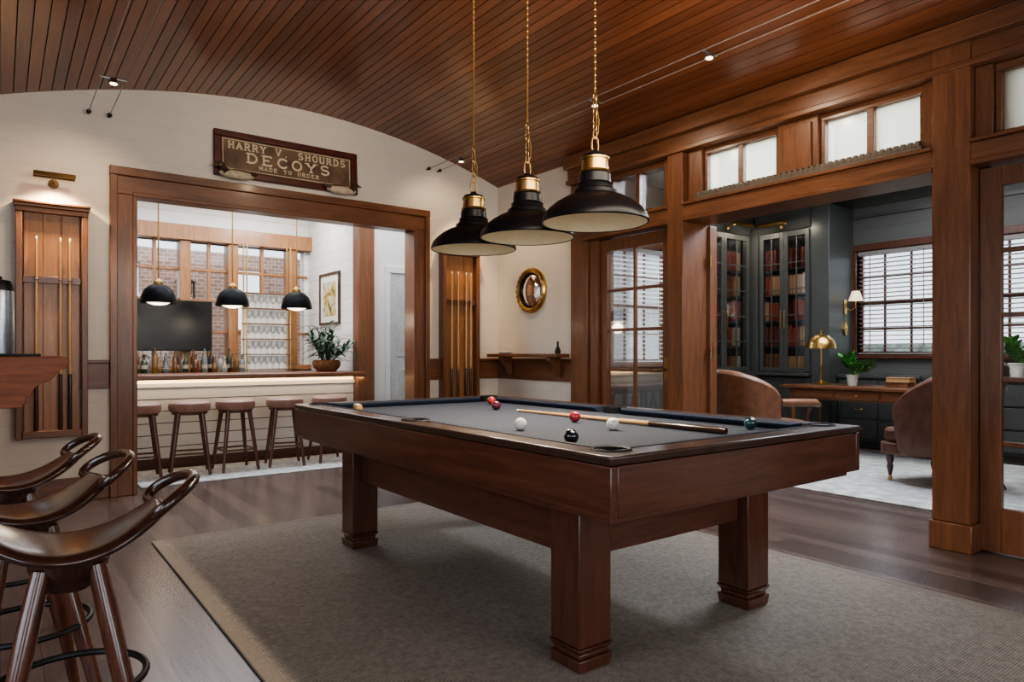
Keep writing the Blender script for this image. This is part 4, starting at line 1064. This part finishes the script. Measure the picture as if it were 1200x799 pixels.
def armchair(label, loc, rz, lm, hb=.34, ha=.62, ex=1.6, woodarms=False):
    t = thing('armchair', label, 'armchair', loc, rz)
    n = 30; vs = []; fs = []
    amax = 84 if woodarms else 122
    for i in range(n+1):
        u = -1+2*i/n; a = u*Rd(amax)
        zt_ = ha+hb*max(0, math.cos(a*(1.05 if woodarms else .80)))**ex
        ro, ri = .385, .295
        lean = .10*max(0, math.cos(a))
        dx, dy = math.sin(a), math.cos(a)
        sec = [(ri, .36, 0), (ri+.005, zt_-.06, .8), (ri+.0, zt_-.02, 1), (ri+.035, zt_+.012, 1), (ro-.005, zt_+.005, 1.1), (ro+.022, zt_-.03, 1.1), (ro+.010, zt_-.07, 1), (ro-.01, .45, .3), (ro-.03, .24, 0), (ri+.02, .24, 0)]
        m_ = len(sec)
        for r, z, l in sec: vs.append((dx*r, (dy*r)+lean*l, z))
    for i in range(n):
        for j in range(m_): fs.append((i*m_+j, i*m_+(j+1) % m_, (i+1)*m_+(j+1) % m_, (i+1)*m_+j))
    fs += [list(range(m_)), [n*m_+j for j in range(m_)]]
    o = MB().add(vs, fs).build('tub_back', lm, t); s = o.modifiers.new('sub', 'SUBSURF'); s.levels = 1; s.render_levels = 1
    pts = [(.29*math.sin(a_), .29*math.cos(a_)-.04) for a_ in [Rd(-100+200*k/14) for k in range(15)]]+[(.30, -.30), (.26, -.36), (-.26, -.36), (-.30, -.30)]
    MB().prism(pts, 'z', .345, .47).build('seat_cushion', lm, t, bev=.035, seg=4)
    MB().prism([(x*1.08, y*1.05) for x, y in pts], 'z', .24, .34).build('seat_base', M['dkx'] if woodarms else lm, t, bev=.01)
    if woodarms:       # padded leather arms on short wooden posts
        for sx in (-1, 1):
            mb = MB()
            mb.tube([(sx*.37, .06, .66), (sx*.375, -.02, .655), (sx*.375, -.20, .650), (sx*.37, -.36, .645), (sx*.36, -.42, .62)], [.040, .048, .050, .048, .030], 12, False, None, .8)
            d = mb.build('arm', lm, t)
            MB().tube([(sx*.365, -.33, .63), (sx*.350, -.28, .52), (sx*.335, -.30, .42), (sx*.32, -.30, .30)], [.022, .020, .022, .022], 10).build('arm_post', M['mahz'], d)
    else:
        mb = MB()
        for i in range(30):
            a = Rd(-116+232*i/29); mb.ball((.368*math.sin(a), .368*math.cos(a), .27), .007, 6)
        for sx in (-1, 1):
            for k in range(9): mb.ball((sx*.313, -.215, .30+.036*k), .006, 6)
        mb.build('nail_heads', M['brassd'], t)
    for sx in (-1, 1):
        l = MB().lathe([(0, .045), (.012, .045), (.018, .07), (.028, .12), (.022, .15), (.032, .18), (.032, .26), (0, .26)], (sx*.25, -.30, 0), 14).build('leg', M['dkz'], t)
        MB().lathe([(0, 0), (.012, 0), (.018, .012), (.016, .04), (.008, .048), (0, .048)], (sx*.25, -.30, 0), 12).build('castor', M['brass'], l)
        MB().tube([(sx*.21, .24, .26), (sx*.23, .30, .12), (sx*.25, .36, .006)], [.026, .022, .016], 10).build('leg', M['dkz'], t)
    return t
armchair('brown leather chair with padded arms on the grey carpet, left of the desk', (6.08, 3.99, RZ+.002), Rd(74), M['leather'], .33, .63, .4, True)
armchair('dark leather armchair with turned legs behind the thick wooden post', (6.46, 2.47, RZ+.002), Rd(160), M['leather2'], .38, .68, .9)

# ------------------------------------------------------------------ light
W = bpy.data.worlds.new('world'); S.world = W; W.use_nodes = True
bg = W.node_tree.nodes['Background']; bg.inputs['Color'].default_value = (.84, .92, 1, 1); bg.inputs['Strength'].default_value = 2.0
def area(name, loc, target, sx, sy, e, col=(1, 1, 1)):
    L = bpy.data.lights.new(name, 'AREA'); L.shape = 'RECTANGLE'; L.size = sx; L.size_y = sy; L.energy = e; L.color = col
    o = bpy.data.objects.new(name, L); C.objects.link(o); o.location = loc
    o.rotation_euler = (Vector(target)-Vector(loc)).to_track_quat('-Z', 'Y').to_euler()
    return o
cool = (.68, .81, 1); warm = (1, .76, .50); neut = (.97, .97, 1); amber = (1, .74, .45)
area('fill_left_near', (-1.75, -.7, 1.5), (2, -.2, 1.2), 1.8, 1.9, 24, cool)  # added side fill, in an opening of the unseen left wall
area('fill_left_far', (-1.75, 1.8, 1.5), (2, 2.6, 1.2), 1.8, 1.9, 30, cool)  # second added side fill, farther along that wall
area('fill_front_left', (.3, -2.7, 1.5), (1, 2, 1.2), 1.8, 1.9, 30, neut)  # added fill from the unseen wall behind the camera
area('fill_front_right', (2.8, -2.7, 1.5), (2.4, 2, 1.2), 1.8, 1.9, 34, neut)  # added fill behind the camera, right half
area('day_library_a', (9.75, 3.88, 3.5), (7.6, 3.6, .6), 1.1, 1.3, 700, cool)
area('day_library_b', (9.75, 2.55, 3.5), (7.6, 2.3, .6), 1.1, 1.3, 700, cool)
area('day_library_c', (9.75, 1.05, 3.5), (7.6, 1.2, .6), 1.1, 1.3, 550, cool)
area('day_library_d', (6.25, 6.9, 3.5), (6.1, 4.6, .6), 1.3, 1.3, 480, cool)
area('library_ceiling_light', (6.8, 2.8, 3.15), (6.8, 2.8, 0), 2.0, 2.5, 110, (.97, .98, 1))
area('library_opening_fill', (5.7, 2.65, 3.0), (2.8, 2.5, .1), 1.7, .6, 120, cool)  # added cool fill above the library opening, out of view
area('bar_ceiling_light', (1.9, 8.0, 2.97), (1.9, 8.0, 0), 2.4, 1.2, 46, (.95, .97, 1))
area('bar_front_light', (1.9, 6.7, 2.97), (1.9, 7.1, 0), 2.2, .3, 6, (.97, .97, 1))
area('bar_door_light', (2.1, 6.95, 2.88), (1.8, 4.6, .0), 2.2, .4, 80, cool)  # added cool fill for the floor, hidden above the bar opening
area('bar_passage_light', (3.7, 6.8, 2.97), (3.7, 6.9, 0), .8, .5, 11, (.90, .95, 1))
area('day_bar_outside', (1.9, 9.6, 3.4), (1.9, 10.6, 1.6), 3.0, .6, 36, (.95, .97, 1))
spot('rack_light_left', (.325, YB-.18, 2.425), (.325, YB-.04, 1.5), 92, 128, amber)
spot('rack_light_right', (3.94, YB-.40, 2.98), (3.94, YB, 1.5), 90, 60, amber)
spot('sign_light', (2.1, 4.9, 2.9), (2.1, YB, 2.85), 10, 90, warm)
spot('wall_wash_left', (.62, 5.36, 2.95), (.3, YB, 1.6), 26, 110, warm)
spot('wall_wash_right', (3.63, 5.68, 2.98), (3.7, YB, 2.3), 10, 120, warm)
spot('mirror_light', (3.63, 5.6, 2.98), (XR, 5.62, 1.7), 36, 80, warm)
spot('post_light', (3.63, 3.79, 2.98), (4.4, 3.4, 1.9), 24, 110)
spot('cable_spot_near', (3.63, 2.74, 2.98), (4.4, 2.2, 1.9), 24, 110)
area('ceiling_wash', (2.2, 1.6, 2.2), (2.2, 4.2, 3.4), 2.5, .6, 50, (1, .87, .72))  # added fill aimed up at the boards, no fixture hangs here

# ------------------------------------------------------------------ camera
cam = bpy.data.cameras.new('camera'); co = bpy.data.objects.new('camera', cam); C.objects.link(co)
co.location = (0, 0, 1.13); co.rotation_euler = (PI/2, 0, -math.atan2(.6, .8))
cam.sensor_fit = 'HORIZONTAL'; cam.sensor_width = 36; cam.lens = 24; cam.shift_y = 15.5/1200; cam.clip_start = .05
S.camera = co
try: S.view_settings.look = 'AgX - Medium High Contrast'
except Exception as e: print(e)
